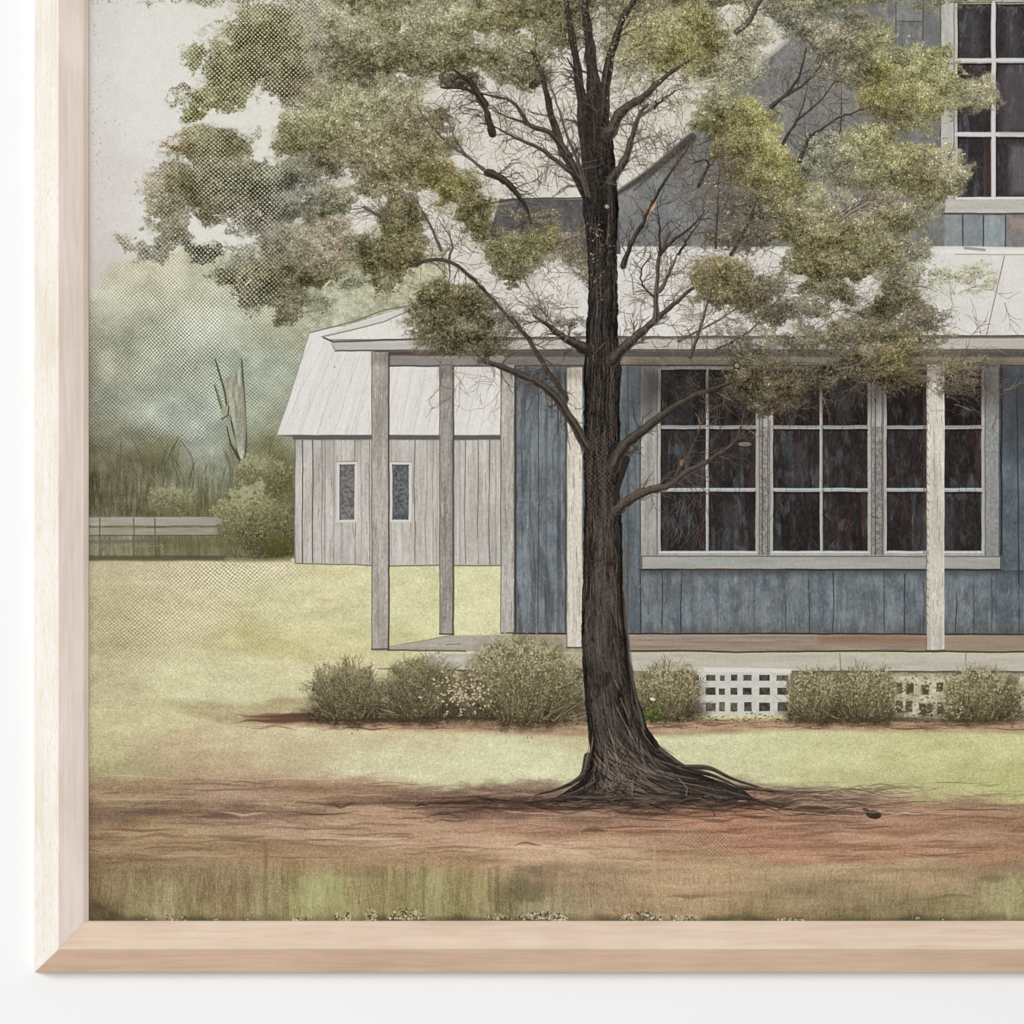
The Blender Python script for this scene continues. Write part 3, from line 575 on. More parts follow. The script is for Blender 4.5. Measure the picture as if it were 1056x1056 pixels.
# ---- porch floor and skirting
for fx0, fx1 in ((440, 602), (602, 716), (814, 1185)):
  lfd = L('painted_stone_footing', 'mottled stone under the porch')
  rect(fx0, 690, fx1, 743, (140, 132, 112), lfd, soft=3, tex=lambda a_, b_: fbm(a_, b_, 9, 9, 6, 4) * .20 + fbm(a_, b_, 2.4, 2.4, 3, 2) * .09)
ldk = L('painted_porch_floor', 'weathered porch floor boards and edge board')
poly([(384, 671), (402, 668), (467, 655), (640, 653.5), (1185, 654), (1185, 672), (640, 672.5), (384, 671.5)], (170, 163, 150), ldk, tex=lambda a_, b_: fbm(a_, b_, 40, 2.6, 6, 4) * .07 + fbm(a_, b_, 3, 2, 4, 2) * .03)
rect(645, 655, 1185, 671, (146, 130, 116), ldk, al=.8, tex=lambda a_, b_: fbm(a_, b_, 50, 2.4, 3, 4) * .11)
rect(845, 655, 960, 664, (140, 100, 76), ldk, al=.5, soft=8); rect(975, 657, 1185, 671, (156, 134, 112), ldk, al=.5, soft=4)
line([(402, 667), (440, 660), (467, 655)], 1.2, (130, 124, 104), ldk, .7); line([(530, 653.5), (800, 653.5), (1185, 655)], 1.8, (58, 54, 52), ldk, .9)
line([(400, 670.5), (480, 671.5)], 1.8, (100, 94, 82), ldk, .9); line([(645, 671.5), (700, 671), (760, 672.5), (880, 671.5), (1185, 673)], 2, (72, 66, 60), ldk, .9)
line([(460, 665), (475, 664)], 1.4, (120, 112, 98), ldk, .7)
rect(441, 674, 491, 690, (192, 187, 176), ldk, tex=lambda a_, b_: fbm(a_, b_, 20, 4, 6, 3) * .06); rect(640, 674, 1185, 692, (188, 182, 168), ldk, tex=lambda a_, b_: fbm(a_, b_, 30, 4, 6, 4) * .055 + fbm(a_, b_, 2, 2, 6, 2) * .02)
rect(480, 674, 645, 692, (176, 166, 144), ldk, al=.85, soft=3, tex=lambda a_, b_: fbm(a_, b_, 5, 4, 6, 3) * .10)
rect(530, 656, 601, 674, (166, 156, 134), ldk, al=.7, soft=3, tex=lambda a_, b_: fbm(a_, b_, 4, 3, 6, 3) * .10)
line([(441, 691), (491, 692)], 1.8, (82, 78, 66), ldk, .8); line([(390, 690), (441, 690)], 1.4, (108, 100, 80), None, .6); line([(570, 692), (600, 692), (600, 700)], 6, (70, 64, 54), None, .7, 2)
line([(700, 692.5), (1185, 693)], 1.8, (92, 86, 76), ldk, .8)
for x in (866, 996): line([(x, 674), (x + 1, 692)], 1.1, (120, 112, 100), None, .7)
# lattice
llt = L('painted_lattice', 'white square lattice panel under the porch')
rect(716, 690, 814, 736.5, (198, 196, 188), llt, soft=1.6, tex=lambda a_, b_: fbm(a_, b_, 4, 4, 6, 3) * .05)
poly([(724, 688), (816, 690), (816, 694), (728, 693)], (212, 210, 202), llt)
for (x0, x1) in ((716, 721), (728, 738), (742, 747.5), (753.5, 760.5), (767, 775), (782.5, 794), (801.5, 813)):
    for (y0, y1) in ((696, 702), (709.5, 716.5), (724.5, 733.5)):
        if x0 < 720 and y0 > 720: continue
        rect(x0 + rng.normal(0, .4), y0 + rng.normal(0, .4), x1, y1, [(92, 84, 76), (106, 100, 84), (80, 72, 64)][rng.integers(3)], llt, tex=lambda a_, b_: fbm(a_, b_, 3, 3, 2, 2) * .12)
for (x0, x1, nm_) in ((921, 990, 'broken lattice half hidden by the shrubs'), (1042, 1062, 'lattice right of the last shrub')):
    llt = L('painted_lattice', nm_)
    rect(x0, 696, x1, 738, (198, 188, 164), llt, al=.9, soft=5, tex=lambda a_, b_: fbm(a_, b_, 4, 4, 6, 3) * .15)
for (x, y, a_, b_) in ((484, 712, 5, 5), (470, 705, 4, 3), (492, 706, 3, 6)): dab(x, y, a_, b_, rng.normal(0, .2), c3((70, 66, 54)), .85, lfd)
for (x0, y0, x1, y1) in ((924, 705, 930, 715), (934, 704, 942, 716), (950, 706, 958, 716), (966, 704, 973, 713), (923, 722, 931, 735), (934, 723, 941, 735), (948, 725, 962, 738), (967, 724, 974, 736), (1056, 709, 1061, 722)):
    rect(x0, y0, x1, y1, (74, 70, 56), llt, soft=1.8, warp=3.5, al=.9)
for k in range(8): line([(1066 + k * 13, 696), (1066 + k * 13, 736)], 3.5, (198, 194, 184), llt)
for y in (706, 720, 734): line([(1062, y), (1180, y)], 3.5, (198, 194, 184), llt)

# ---- posts
def post(x0, x1, y0, y1, col, name, seed, base=None, edge='r'):
    lp = L('painted_porch_post', name)
    rect(x0, y0, x1, y1, col, lp, tex=lambda a_, b_: planks(a_, b_, 1.2, seed) + fbm(a_, b_, 1.8, 2.4, seed, 2) * .035)
    if 'r' in edge: line([(x1 + .6, y0 + 2), (x1 + .4, y1)], 2.0, (78, 74, 72), lp, .85)
    if 'l' in edge: line([(x0, y0), (x0, y1)], 1.2, (110, 104, 98), lp, .8)
    rect(x0, y0, x1, y0 + 12, (70, 64, 58), None, al=.3, soft=8)
    for k in range(int((y1 - y0) / 4)):
        x = rng.uniform(x0 + 1, x1 - 1); y = rng.uniform(y0 + 4, y1 - 14); line([(x, y), (x + rng.normal(0, .4), y + rng.uniform(2, 16))], .8, [(222, 218, 208), (112, 102, 94), (140, 124, 112)][rng.integers(3)], None, rng.uniform(.2, .5))
    line([(x0, y1), (x1, y1)], 1.8, (80, 74, 68), lp, .85)
    return lp
post(453.5, 467, 377, 654, (152, 146, 139), 'second porch post from the left, dull grey', 2, edge='rl')
post(516.5, 530.5, 376, 653, (176, 172, 163), 'pale corner board where the blue wall begins', 3, edge='rl')
post(383.5, 400.5, 363, 669.5, (168, 161, 153), 'leftmost porch post, nearest the barn', 4, edge='rl')
post(584.5, 600.5, 379, 668, (205, 198, 183), 'cream porch post touching the tree trunk', 5, edge='l')
post(955.5, 974, 376, 671, (199, 194, 182), 'cream porch post in front of the right window', 6, edge='l')
for k in range(30): line([(956, 380 + k * 9), (957.5, 383 + k * 9)], 1, (92, 86, 80), None, .5)

# ---- shrubs by the porch
sh = [(358, 716, 40, 29, 'leftmost shrub, dark and spiky'), (436, 712, 40, 32, 'shrub left of the low porch corner'), (540, 702, 56, 44, 'largest shrub, just left of the trunk'), (690, 714, 33, 28, 'round shrub just right of the trunk'),
      (842, 718, 30, 26, 'shrub right of the lattice'), (892, 717, 34, 27, 'shrub below the window between two lattices'), (1014, 717, 40, 27, 'rightmost shrub at the porch')]
for i, (cx, cy, rx, ry, nm) in enumerate(sh):
    ls = L('painted_shrub', nm)
    dkc = (96, 88, 70) if i < 2 else (106, 98, 76)
    mass(cx, cy + 2, rx * .92, ry * .95, dkc, ls, i + 3, .88, .35, flat=745)
    mass(cx, cy + ry * .72, rx * 1.12, ry * .40, (66, 57, 45), ls, i + 5, .92, .5)
    for k in range(int(rx * 9)):                              # stems fanning up from the foot
        bx = cx + rng.normal(0, rx * .38); by = cy + ry * rng.uniform(.2, .95); an = -1.57 + (bx - cx) / rx * 1.0 + rng.normal(0, .35) - (.25 if i < 2 else 0); ln = rng.uniform(.3, .95) * ry
        c = [(72, 64, 50), (128, 118, 92), (160, 150, 118), (92, 84, 64)][rng.integers(4)]
        line([(bx, by), (bx + math.cos(an) * ln * .5, by + math.sin(an) * ln * .5), (bx + math.cos(an + .2) * ln, by + math.sin(an) * ln)], [1.1, .9, .4], c, ls if k % 2 else None, rng.uniform(.3, .75))
    cols = [(188, 180, 148), (158, 152, 116), (122, 116, 84), (82, 76, 54)] if i >= 2 else [(150, 142, 112), (124, 116, 88), (94, 86, 66), (74, 66, 52)]
    for k in range(int(rx * 1.6)):                            # loose sprigs leaving the outline
        an = rng.uniform(-3.0, -.15); x = cx + math.cos(an) * rx * .8; y = cy + 2 + math.sin(an) * ry * .8
        twig(x, y, an * .6 - .6 + rng.normal(0, .3), rng.uniform(6, 15), .9, [(96, 86, 64), (146, 138, 104), (120, 112, 82)][rng.integers(3)], rng.uniform(.4, .8), ls, 1)
    leafy(cx, cy, rx, ry, int(rx * ry * 1.35), cols, ls, i * 3 + 2, .4, (.6, 1.4), .8)
leafy(672, 738, 14, 6, 160, [(96, 112, 56), (62, 70, 38)], len(NAMES) - 4, 5)
for k in range(220): dab(rng.normal(478, 14), rng.normal(712, 12), 1.2, 1, 0, c3([(190, 176, 146), (206, 190, 160), (120, 108, 84)][k % 3]), .8)
for k in range(900): dab(rng.uniform(320, 1178), 742 + rng.normal(0, 3), rng.uniform(.7, 1.8), .8, 0, c3([(70, 58, 46), (110, 90, 68), (150, 128, 98)][rng.integers(3)]), rng.uniform(.3, .7))
for k in range(420): dab(rng.uniform(918, 995), rng.uniform(695, 742), rng.uniform(.7, 1.8), rng.uniform(.6, 1.2), 0, c3([(150, 144, 110), (104, 98, 72), (190, 180, 152)][k % 3]), rng.uniform(.4, .8))
dab(673, 721, 3, 1.6, .2, c3((222, 212, 200)), .9)
hstroke(318, 742, 200, 5, (70, 56, 46), .6); hstroke(800, 742, 250, 5, (80, 66, 54), .55)

# ---- foliage of the great tree: soft masses first, the leaf dabs go over the branches later
lcr = L('painted_tree_crown', 'loose olive green foliage with gaps')
# cx, cy, rx, ry, r, g, b, strength
CL = [(262,50,34,34,104,98,58,1),(295,62,34,34,112,106,68,1),(240,72,24,24,116,112,66,1),(285,25,30,18,120,115,74,.9),(225,98,34,9,132,130,82,.9),(205,116,10,8,116,116,66,.9),(203,56,18,10,140,138,96,.8),(188,94,10,5,134,112,92,.7),(296,94,28,9,112,100,74,.9),
 (330,45,24,28,158,154,128,.75),(315,8,30,12,165,162,138,.6),(355,55,30,26,116,112,80,1),(345,20,26,18,146,142,108,.85),(372,2,24,12,112,106,72,1),(405,22,28,20,138,134,96,1),(400,60,34,18,108,102,72,1),(365,80,30,12,104,100,74,1),
 (352,104,38,20,156,151,112,1),(395,105,34,24,150,144,110,1),(318,128,40,17,142,140,98,.95),(285,133,20,10,146,138,100,.7),(305,148,24,14,120,112,74,.9),(345,140,22,14,116,110,74,1),(362,155,26,18,128,120,88,.95),(385,150,26,20,146,138,104,1),(332,165,22,16,112,104,82,.9),
 (183,150,14,8,140,118,80,.7),(205,152,24,16,122,119,80,1),(232,150,28,16,128,124,86,1),(250,135,24,10,160,158,134,.6),(160,184,16,5,176,160,140,.6),(165,190,14,10,158,148,122,.7),(190,192,32,20,114,108,74,1),(225,192,32,24,106,102,72,1),(262,190,34,22,96,94,70,1),(300,182,30,16,110,108,92,.9),(312,198,20,10,150,146,132,.6),
 (172,218,18,12,138,130,100,.85),(178,240,22,14,130,124,100,.9),(200,256,16,10,108,106,86,1),(228,215,26,12,124,118,90,.9),(262,226,30,14,128,122,104,.9),(135,251,14,5,150,146,122,.6),(160,256,22,8,144,140,118,.7),(215,262,14,7,96,94,74,.9),
 (288,215,22,14,92,90,74,1),(330,215,20,16,110,106,84,.9),(340,232,28,12,158,144,120,.9),(300,252,30,16,122,116,94,1),(330,258,30,16,142,128,104,.95),(352,205,24,16,112,108,82,.95),(372,252,20,12,98,92,66,.9),(250,282,22,14,104,100,72,1),(282,290,34,20,96,90,62,1),(315,285,26,16,106,100,72,1),(292,320,14,14,94,90,66,.8),(262,300,14,10,110,108,84,.8),(245,262,20,8,150,146,128,.5),(330,310,14,9,128,128,104,.6),(364,290,14,10,116,116,96,.6),
 (425,60,30,18,106,100,70,1),(440,15,26,16,150,148,118,.9),(465,30,26,22,152,150,112,1),(430,40,20,14,130,126,92,.9),(452,60,26,14,108,102,72,1),(480,58,20,14,112,106,74,1),(500,20,26,18,146,142,100,.95),(530,15,26,20,112,106,70,1),(545,55,26,16,140,136,104,.9),(512,62,22,16,116,112,80,.95),(560,10,26,16,108,102,70,1),(545,78,22,14,100,94,68,1),(575,30,20,18,112,106,76,.9),(525,45,14,10,146,140,108,.8),(472,82,24,10,92,84,64,.9),
 (415,95,22,18,140,134,104,.95),(430,125,26,18,138,130,98,1),(455,120,20,10,118,110,82,.8),(405,140,26,18,134,126,92,1),(440,148,26,18,128,116,82,1),(470,140,18,12,118,110,74,.8),(415,170,30,18,118,110,76,1),(445,175,24,16,128,118,72,1),(395,182,26,16,122,114,82,1),(468,195,20,18,130,124,66,1),(488,188,20,14,112,102,64,.9),(490,215,22,22,100,94,58,1),(455,210,14,10,112,104,66,.8),(400,200,20,10,112,104,74,.9),(420,215,22,18,104,98,62,1),(412,240,22,22,96,90,54,1),(400,268,26,16,94,88,54,1),(425,262,16,14,100,92,58,.9),(392,290,16,10,108,102,74,.7),(385,262,16,10,98,94,64,.8),(500,240,16,16,112,106,72,.7),
 (560,248,18,14,128,124,78,1),(540,262,24,18,112,108,70,1),(515,262,20,18,96,92,58,1),(528,282,20,10,98,92,62,.8),(465,305,26,18,94,88,58,1),(490,322,26,18,88,82,56,1),(450,325,22,16,100,94,64,1),(470,345,30,16,92,86,62,1),(500,352,24,14,90,84,64,.9),(440,310,12,10,106,102,72,.8),(525,330,22,14,104,98,82,.6),(560,320,22,12,112,106,92,.55),(585,335,16,10,100,94,80,.6),(545,300,20,10,122,114,96,.5),(590,262,18,16,116,104,84,.7),(617,245,14,16,126,112,76,.75),(612,285,12,16,104,92,72,.6),
 (600,10,22,16,106,100,74,.85),(640,15,22,16,124,118,86,.7),(628,45,14,16,112,104,80,.6),(665,18,26,16,146,140,98,.9),(690,30,30,20,150,144,96,1),(660,42,20,14,138,130,84,.9),(712,22,24,22,126,120,72,1),(735,45,20,16,108,100,62,1),(706,52,24,14,134,126,72,1),(730,70,18,9,112,104,68,.9),(680,60,20,14,128,122,80,.9),(655,66,22,14,140,132,100,.8),(640,90,16,16,128,120,98,.45),(665,82,20,10,132,126,92,.6),
 (560,35,18,14,118,112,80,.8),(535,92,18,10,100,92,70,.8),(560,75,16,12,104,96,72,.8),
 (772,72,26,18,158,154,130,.75),(745,82,24,12,142,138,110,.85),(700,105,22,14,134,128,98,.6),(690,135,24,14,112,106,88,.5),(755,60,22,14,140,136,108,.9),(555,225,26,12,104,98,78,.55),(520,150,20,12,128,120,94,.5),(500,120,18,12,116,108,84,.5),(610,270,16,26,104,94,74,.6),(740,100,26,12,150,146,112,.85),(735,88,24,8,150,146,122,.5),(752,118,26,16,128,122,78,1),(725,112,20,14,140,136,100,.8),(748,108,14,10,96,92,66,.9),(720,130,18,10,112,106,72,.8),(738,130,22,12,106,98,64,.9),(785,112,20,14,150,146,84,1),(770,130,26,14,146,140,84,1),(800,132,12,7,160,158,88,.9),(760,150,24,16,124,118,76,.95),(790,155,24,18,152,146,88,1),(808,175,26,16,146,140,86,1),(780,180,26,14,126,118,74,1),(820,195,22,14,140,134,88,1),(795,205,26,14,116,108,72,.9),(752,170,14,12,112,104,66,.6),
 (762,22,20,18,168,164,138,.7),(752,50,20,14,146,142,108,.8),(775,40,18,16,152,148,122,.7),(815,12,26,18,112,110,90,.95),(845,6,22,12,120,116,92,.9),(832,32,20,12,108,104,82,.95),(860,38,32,16,140,134,110,.95),(885,25,18,14,108,106,86,.7),(880,50,26,18,134,130,98,1),(905,40,22,16,126,122,84,1),(922,48,16,12,150,148,112,.8),(860,65,30,16,116,110,92,.75),(885,75,20,14,106,100,80,.8),(845,52,20,10,112,106,90,.7),
 (905,70,20,16,150,146,84,1),(925,62,14,8,90,84,56,.8),(945,72,28,20,160,156,104,1),(965,58,14,8,150,146,104,.7),(975,90,26,14,160,156,108,1),(1000,92,18,13,158,152,118,1),(1010,102,10,9,158,152,118,.9),(905,98,20,16,128,122,68,1),(935,95,24,14,150,144,94,1),(960,105,24,14,148,142,90,1),(925,118,18,12,116,108,70,.9),(945,125,16,9,134,128,90,.8),(900,112,12,10,122,114,78,.7),(972,118,14,8,130,124,84,.6),(940,78,9,4,96,90,56,.8),(915,130,12,10,110,102,70,.7),
 (905,140,24,12,154,150,100,1),(880,155,26,16,150,148,112,1),(850,150,22,12,138,136,116,.85),(845,168,28,14,126,126,104,.9),(865,175,24,14,120,116,92,.9),(915,158,26,14,158,152,104,1),(940,160,20,14,142,136,88,1),(962,155,16,10,160,152,110,.95),(905,175,28,16,142,138,100,1),(940,182,22,16,108,102,66,1),(965,178,22,16,150,142,106,1),(985,172,15,10,164,156,124,.9),(980,192,16,10,136,130,98,.9),(955,198,22,10,130,122,86,.9),(970,140,10,6,160,156,140,.5),
 (820,222,28,16,138,132,94,.95),(845,210,22,12,150,144,112,.9),(905,205,20,10,128,112,92,.8),(872,205,24,12,162,152,128,.7),(850,232,34,14,146,138,100,1),(890,230,34,14,148,140,104,1),(925,222,22,14,128,122,86,1),(945,215,16,12,134,128,100,.8),(840,255,32,16,116,108,70,1),(870,250,30,14,126,118,76,1),(900,252,30,14,132,126,88,.9),(845,278,28,16,96,90,56,1),(870,278,30,14,98,92,58,1),(905,272,28,12,108,102,66,1),(935,258,22,12,124,120,96,.75),(930,280,26,12,132,128,100,.7),
 (960,275,26,10,150,148,112,.5),(995,282,22,8,158,156,124,.6),(1012,298,14,7,160,156,118,.5),(985,300,24,10,164,164,134,.4),(915,295,24,12,116,110,84,.8),(870,300,24,14,94,88,60,.95),(900,318,28,14,88,82,58,1),(930,310,26,14,98,92,66,.9),(950,330,22,10,104,98,76,.7),(965,295,20,12,130,126,100,.5),
 (735,285,26,14,122,112,70,.95),(760,282,24,14,112,102,64,.95),(740,305,26,14,96,88,58,1),(770,305,28,14,92,84,58,1),(795,290,20,14,104,98,72,.7),(800,322,34,12,100,94,74,.65),(840,320,34,12,102,96,74,.65),(835,300,18,8,104,98,70,.7),(870,345,44,13,104,98,74,.75),(910,345,34,12,104,98,68,.85),(820,352,34,12,100,94,74,.6),(930,362,26,14,120,110,66,.95),(900,372,30,12,98,90,64,.95),(925,385,24,14,106,94,58,.9),(905,398,20,10,82,74,54,.8),(945,355,18,10,118,110,76,.7),(965,348,20,9,112,106,84,.5),
 (870,385,40,12,76,70,54,.8),(835,382,34,10,84,78,58,.7),(790,378,34,14,92,84,62,.75),(775,395,20,14,92,82,60,.9),(800,398,28,14,96,86,62,.95),(790,415,18,12,82,74,56,.85),(770,360,24,14,98,90,72,.6),(760,345,20,10,96,90,74,.5),(985,378,22,10,112,100,70,.6),(1010,374,18,7,104,94,72,.5),(990,395,22,12,78,70,58,.5),(815,418,12,8,78,70,56,.5),
 (665,290,28,28,134,126,110,.38),(655,108,26,30,148,142,122,.42),(700,240,34,24,110,104,92,.42),(722,208,24,24,104,98,84,.5),(690,320,34,16,120,112,98,.4),(770,215,26,16,100,93,78,.85),(745,205,18,24,104,98,86,.6),(790,240,26,12,100,92,74,.7),(755,245,28,12,98,92,76,.75),(820,240,18,10,112,104,74,.9),(730,235,22,12,104,98,86,.55),(830,60,24,18,126,120,108,.3),(800,90,12,30,124,124,116,.2),
 (640,-6,360,12,120,114,82,.9),(330,-34,60,30,120,114,74,1),(450,-45,90,36,122,116,80,1),(620,-45,90,40,112,106,76,1),(760,-50,80,30,130,124,88,.9),(880,-45,60,26,124,118,90,.7)]
HO = [(284,67,7,6,1),(235,40,10,7,.8),(270,78,5,4,.3),(322,62,12,8,.35),(208,232,9,6,.8),(263,225,5,4,.8),(290,212,14,10,.35),(250,122,26,10,.9),(272,150,14,16,.8),(278,118,10,18,.9),(357,16,9,9,.6),(355,140,4,4,.7),(415,18,9,13,.7),(425,28,6,8,.5),(417,75,9,7,.5),(420,32,6,5,.4),
      (490,60,5,6,.6),(397,196,6,14,.6),(383,212,18,14,.85),(380,235,14,10,.6),(355,198,8,5,.5),(345,225,6,6,.2),(455,218,16,14,.9),(440,205,9,9,.6),(480,163,8,5,.8),(500,158,6,5,.7),(497,185,22,9,.55),(490,270,20,13,1),(464,278,26,10,.7),(515,300,26,10,.7),(550,300,18,12,.7),(575,300,16,14,.7),(500,200,9,8,.7),
      (560,100,12,12,.9),(548,30,7,6,.6),(610,62,4,12,.6),(622,70,5,14,.8),(617,15,6,8,.6),(590,110,16,40,1),(530,110,26,20,1),(530,160,44,30,1),(505,130,26,24,1),(460,100,14,14,.8),(655,110,20,26,.9),(690,115,24,18,.9),(645,140,10,20,.9),(690,150,30,20,.8),(650,260,12,30,.6),(690,300,18,40,.8),(655,300,20,36,.9),(705,215,34,34,.9),
      (770,75,8,10,.3),(755,15,10,18,.5),(940,146,24,7,.8),(968,150,8,14,.8),(848,110,26,26,.7),(825,90,16,26,.7),(822,145,8,12,.7),(800,262,22,6,.7),(875,295,16,9,.9),(896,300,12,14,.75),(885,312,14,10,.6),(820,290,16,6,.6),(845,335,10,5,.5),(865,322,14,6,.6),(880,206,16,7,.3),(995,300,26,6,.5),(960,310,20,12,.6),(745,322,22,6,.6)]
s = win(84, -110, 1060, 440); px, py = X[s], Y[s]
# the haze of thin twigs between the clumps
V = 0
for (cx, cy, rx, ry, st) in ((660, 105, 50, 50, .8), (530, 130, 60, 50, .8), (560, 180, 50, 25, .6), (560, 300, 60, 45, 1), (500, 285, 50, 30, .6), (690, 300, 60, 45, .7), (800, 320, 80, 40, 1), (900, 320, 90, 50, 1), (740, 225, 60, 50, .9), (850, 105, 60, 60, .7), (430, 230, 70, 50, 1), (640, 30, 80, 40, .8), (370, 190, 60, 50, .6), (800, 390, 120, 26, .8), (960, 380, 90, 26, .6), (480, 380, 40, 22, .4), (790, 225, 60, 40, .8), (960, 290, 50, 30, .4)):
    V = np.maximum(V, gauss(px, py, cx, cy, rx, ry) * st)
for sc, sd, col, am in ((15, 5, (126, 114, 100), .42), (9, 7, (104, 92, 78), .5), (6, 9, (150, 138, 120), .42)):
    q = np.abs(fbm(px + fbm(px, py, 9, 9, sd + 3, 2) * 5, py, sc, sc, sd, 3, .6))
    put(s, (V * ss(.055, .0, q) * am * ss(-.3, .3, fbm(px, py, 30, 30, sd + 1, 2) + V * .3)).astype(np.float32), c3(col), None)
put(s, (V * .20 * ss(-.4, .5, fbm(px, py, 12, 12, 3, 4))).astype(np.float32), c3((150, 142, 122)), None)
wx = px + fbm(px, py, 24, 20, 6, 5, .65) * 20; wy = py + fbm(px, py, 24, 20, 7, 5, .65) * 17
SH = np.zeros(px.shape, np.float32); F2 = np.zeros(px.shape, np.float32); F = np.zeros(px.shape, np.float32); Wt = np.full(px.shape, 1e-6, np.float32); C = np.zeros(px.shape + (3,), np.float32)
for (cx, cy, rx, ry, r, g, b2, st) in CL:
    q = win(cx - rx * 3.2, cy - ry * 3.2, cx + rx * 3.2, cy + ry * 3.2)
    q0, q1 = q[0], slice(q[1].start, min(q[1].stop, px.shape[1]))
    if px[q0, q1].size == 0: continue
    g_ = np.exp(-((((wx[q0, q1] - cx) / rx) ** 2 + ((wy[q0, q1] - cy) / ry) ** 2) / 1.25) ** 1.1).astype(np.float32)
    F2[q0, q1] = np.maximum(F2[q0, q1], g_ ** .42 * st); F[q0, q1] = np.maximum(F[q0, q1], g_ * st); F[q0, q1] += g_ * st * .12
    w3 = g_ ** 2 + g_ * .02; SH[q0, q1] += w3 * (cy - wy[q0, q1]) / ry; Wt[q0, q1] += w3; C[q0, q1] += w3[..., None] * c3((r, g, b2))
C /= Wt[..., None]; SH = np.clip(SH / Wt, -1, 1)
for (cx, cy, rx, ry, st) in HO: F -= st * .74 * np.exp(-(((wx - cx) / rx) ** 2 + ((wy - cy) / ry) ** 2))
den = F
HV = F2 * ss(120, 150, px)
for (cx, cy, rx, ry, st) in HO: HV = HV - st * .30 * np.exp(-(((wx - cx) / rx) ** 2 + ((wy - cy) / ry) ** 2))
h1 = fbm(px, py, 20, 15, 13, 4, .6); h2 = fbm(px, py, 3, 2.6, 2, 2)
ah = ss(.30, 1.0, HV + h1 * .45 + h2 * .30) * .62 * (1 - .6 * ss(235, 262, py) * ss(330, 200, px))
ch = C * .62 + c3((204, 200, 180)) * .38 + (h2 * .07 + h1 * .05 + GR[s] * .04)[..., None]
put(s, ah.astype(np.float32), ch, lcr, .42)
n1 = fbm(px, py, 7, 6, 8, 3); n2 = fbm(px, py, 2.6, 2.2, 3, 2)
wv = weave(px, py, 4.7)
ht = ss(345, 290, px + (py - 100) * .15) * ss(110, 130, px)                 # the printed halftone is strongest on the left
n3 = fbm(px, py, 16, 12, 10, 4, .6)
a = ss(.12, .56, den + n3 * .30 + n1 * .30 + n2 * .30 + wv * .05 * ht)
a = a * ss(.05, .20, den) * (1 - .30 * ss(.2, .6, n2) * (1 - ht)) * (.97 - .22 * (1 - ss(.4, 1, den)))
mod = n1 * .10 + n2 * .10 + GR[s] * .05 + n3 * .19 + SH * .085 + .022 - .05 * (1 - ss(.35, .8, den)) * ht
C = C * .93 + mod[..., None] * np.array([1, .98, .86], np.float32) + GC[s] * .009
lu_ = C.mean(-1, keepdims=True); C = lu_ + (C - lu_) * .83
hol = ss(.10, .75, wv) * ht * .80 * (1 - .55 * ss(90, 130, py) * ss(300, 230, py) * ss(-.2, .3, fbm(px, py, 30, 30, 2, 2)))
C = C + (hol * .78)[..., None] * (c3((222, 217, 200)) - C) - ((ss(.1, .7, -wv) * ht * .12))[..., None]
put(s, a.astype(np.float32), C, lcr, .42)
CROWN_A = a; CROWN_W = s

def crown_dabs(n, al0):
    R_ = np.random.default_rng(77)
    xx = R_.uniform(96, 1045, n); yy = R_.uniform(-100, 432, n)
    H_, W_ = CROWN_A.shape
    for i in range(n):
        ii = int((xx[i] - PX0) * RES); jj = int((yy[i] - PY0) * RES)
        if ii >= W_ or jj >= H_: continue
        d = CROWN_A[jj, ii]
        if R_.uniform() > d * 1.1: continue
        if 600 < xx[i] < 640 and yy[i] > 120 and R_.uniform() < (.86 if not 225 < yy[i] < 330 else .25): continue
        if xx[i] < 330 and R_.uniform() < .72: continue
        base = C_CROWN[jj, ii]
        t = R_.uniform()
        c = base * (1.42 if t < .35 else .66 if t < .72 else 1.0) + R_.normal(0, .03)
        if t > .97: c = c3((196, 184, 136)) if R_.uniform() < .6 else c3((150, 104, 66))
        dab(xx[i], yy[i], R_.uniform(.5, 1.35), R_.uniform(.4, .75), R_.uniform(0, 3.14), np.clip(c, 0, 1), al0 * R_.uniform(.4, 1), lcr)
C_CROWN = C.copy()

# ---- the great tree: trunk
lt = L('painted_tree_trunk', 'dark rough trunk flaring into roots')
yk = [60, 100, 150, 190, 215, 250, 300, 350, 380, 420, 450, 480, 520, 560, 620, 680, 720, 750, 775, 790, 800, 808, 816, 826, 834]
xl = [609, 604, 603, 602, 601, 605, 607, 604, 602, 602, 602, 602, 603, 602, 600, 600, 603, 606, 608, 607, 603, 595, 583, 566, 560]
xr = [613, 624, 633, 636, 638, 636, 637, 638, 641, 639, 640, 639, 640, 641, 644, 650, 658, 668, 684, 704, 726, 750, 768, 780, 760]
s = win(540, 55, 820, 845); px, py = X[s] + WX[s] * 1.6 + fbm(X[s], Y[s], 5, 5, 9, 2) * .9, Y[s] + WY[s]
l_ = np.interp(py, yk, xl); r_ = np.interp(py, yk, xr)
d = np.minimum(px - l_, r_ - px)
u = (px - l_) / (r_ - l_ + 1e-6)
bot = 829 + fbm(px, py, 12, 6, 3, 3) * 4 - np.abs(px - 640) * .02
a = np.clip(d / 1.2 + .5, 0, 1) * (1 - ss(-3, 2, py - bot)) * ss(58, 90, py)
bark = fbm(u * 44, py, 2.0, 26, 4, 4) * .10 + fbm(u * 44, py, 8, 90, 8, 3) * .10 + fbm(px, py, 2, 3.2, 3, 2) * .05
ridge = np.abs(fbm(u * 44 + fbm(px, py, 8, 30, 2, 2) * 5, py, 3.2, 40, 6, 3)); bark -= .10 * ss(.14, 0, ridge)
base = np.where((py < 430)[..., None], c3((64, 57, 51)), c3((80, 69, 60)))
t_ = ss(380, 560, py)[..., None]; base = c3((62, 55, 49)) * (1 - t_) + c3((82, 71, 62)) * t_
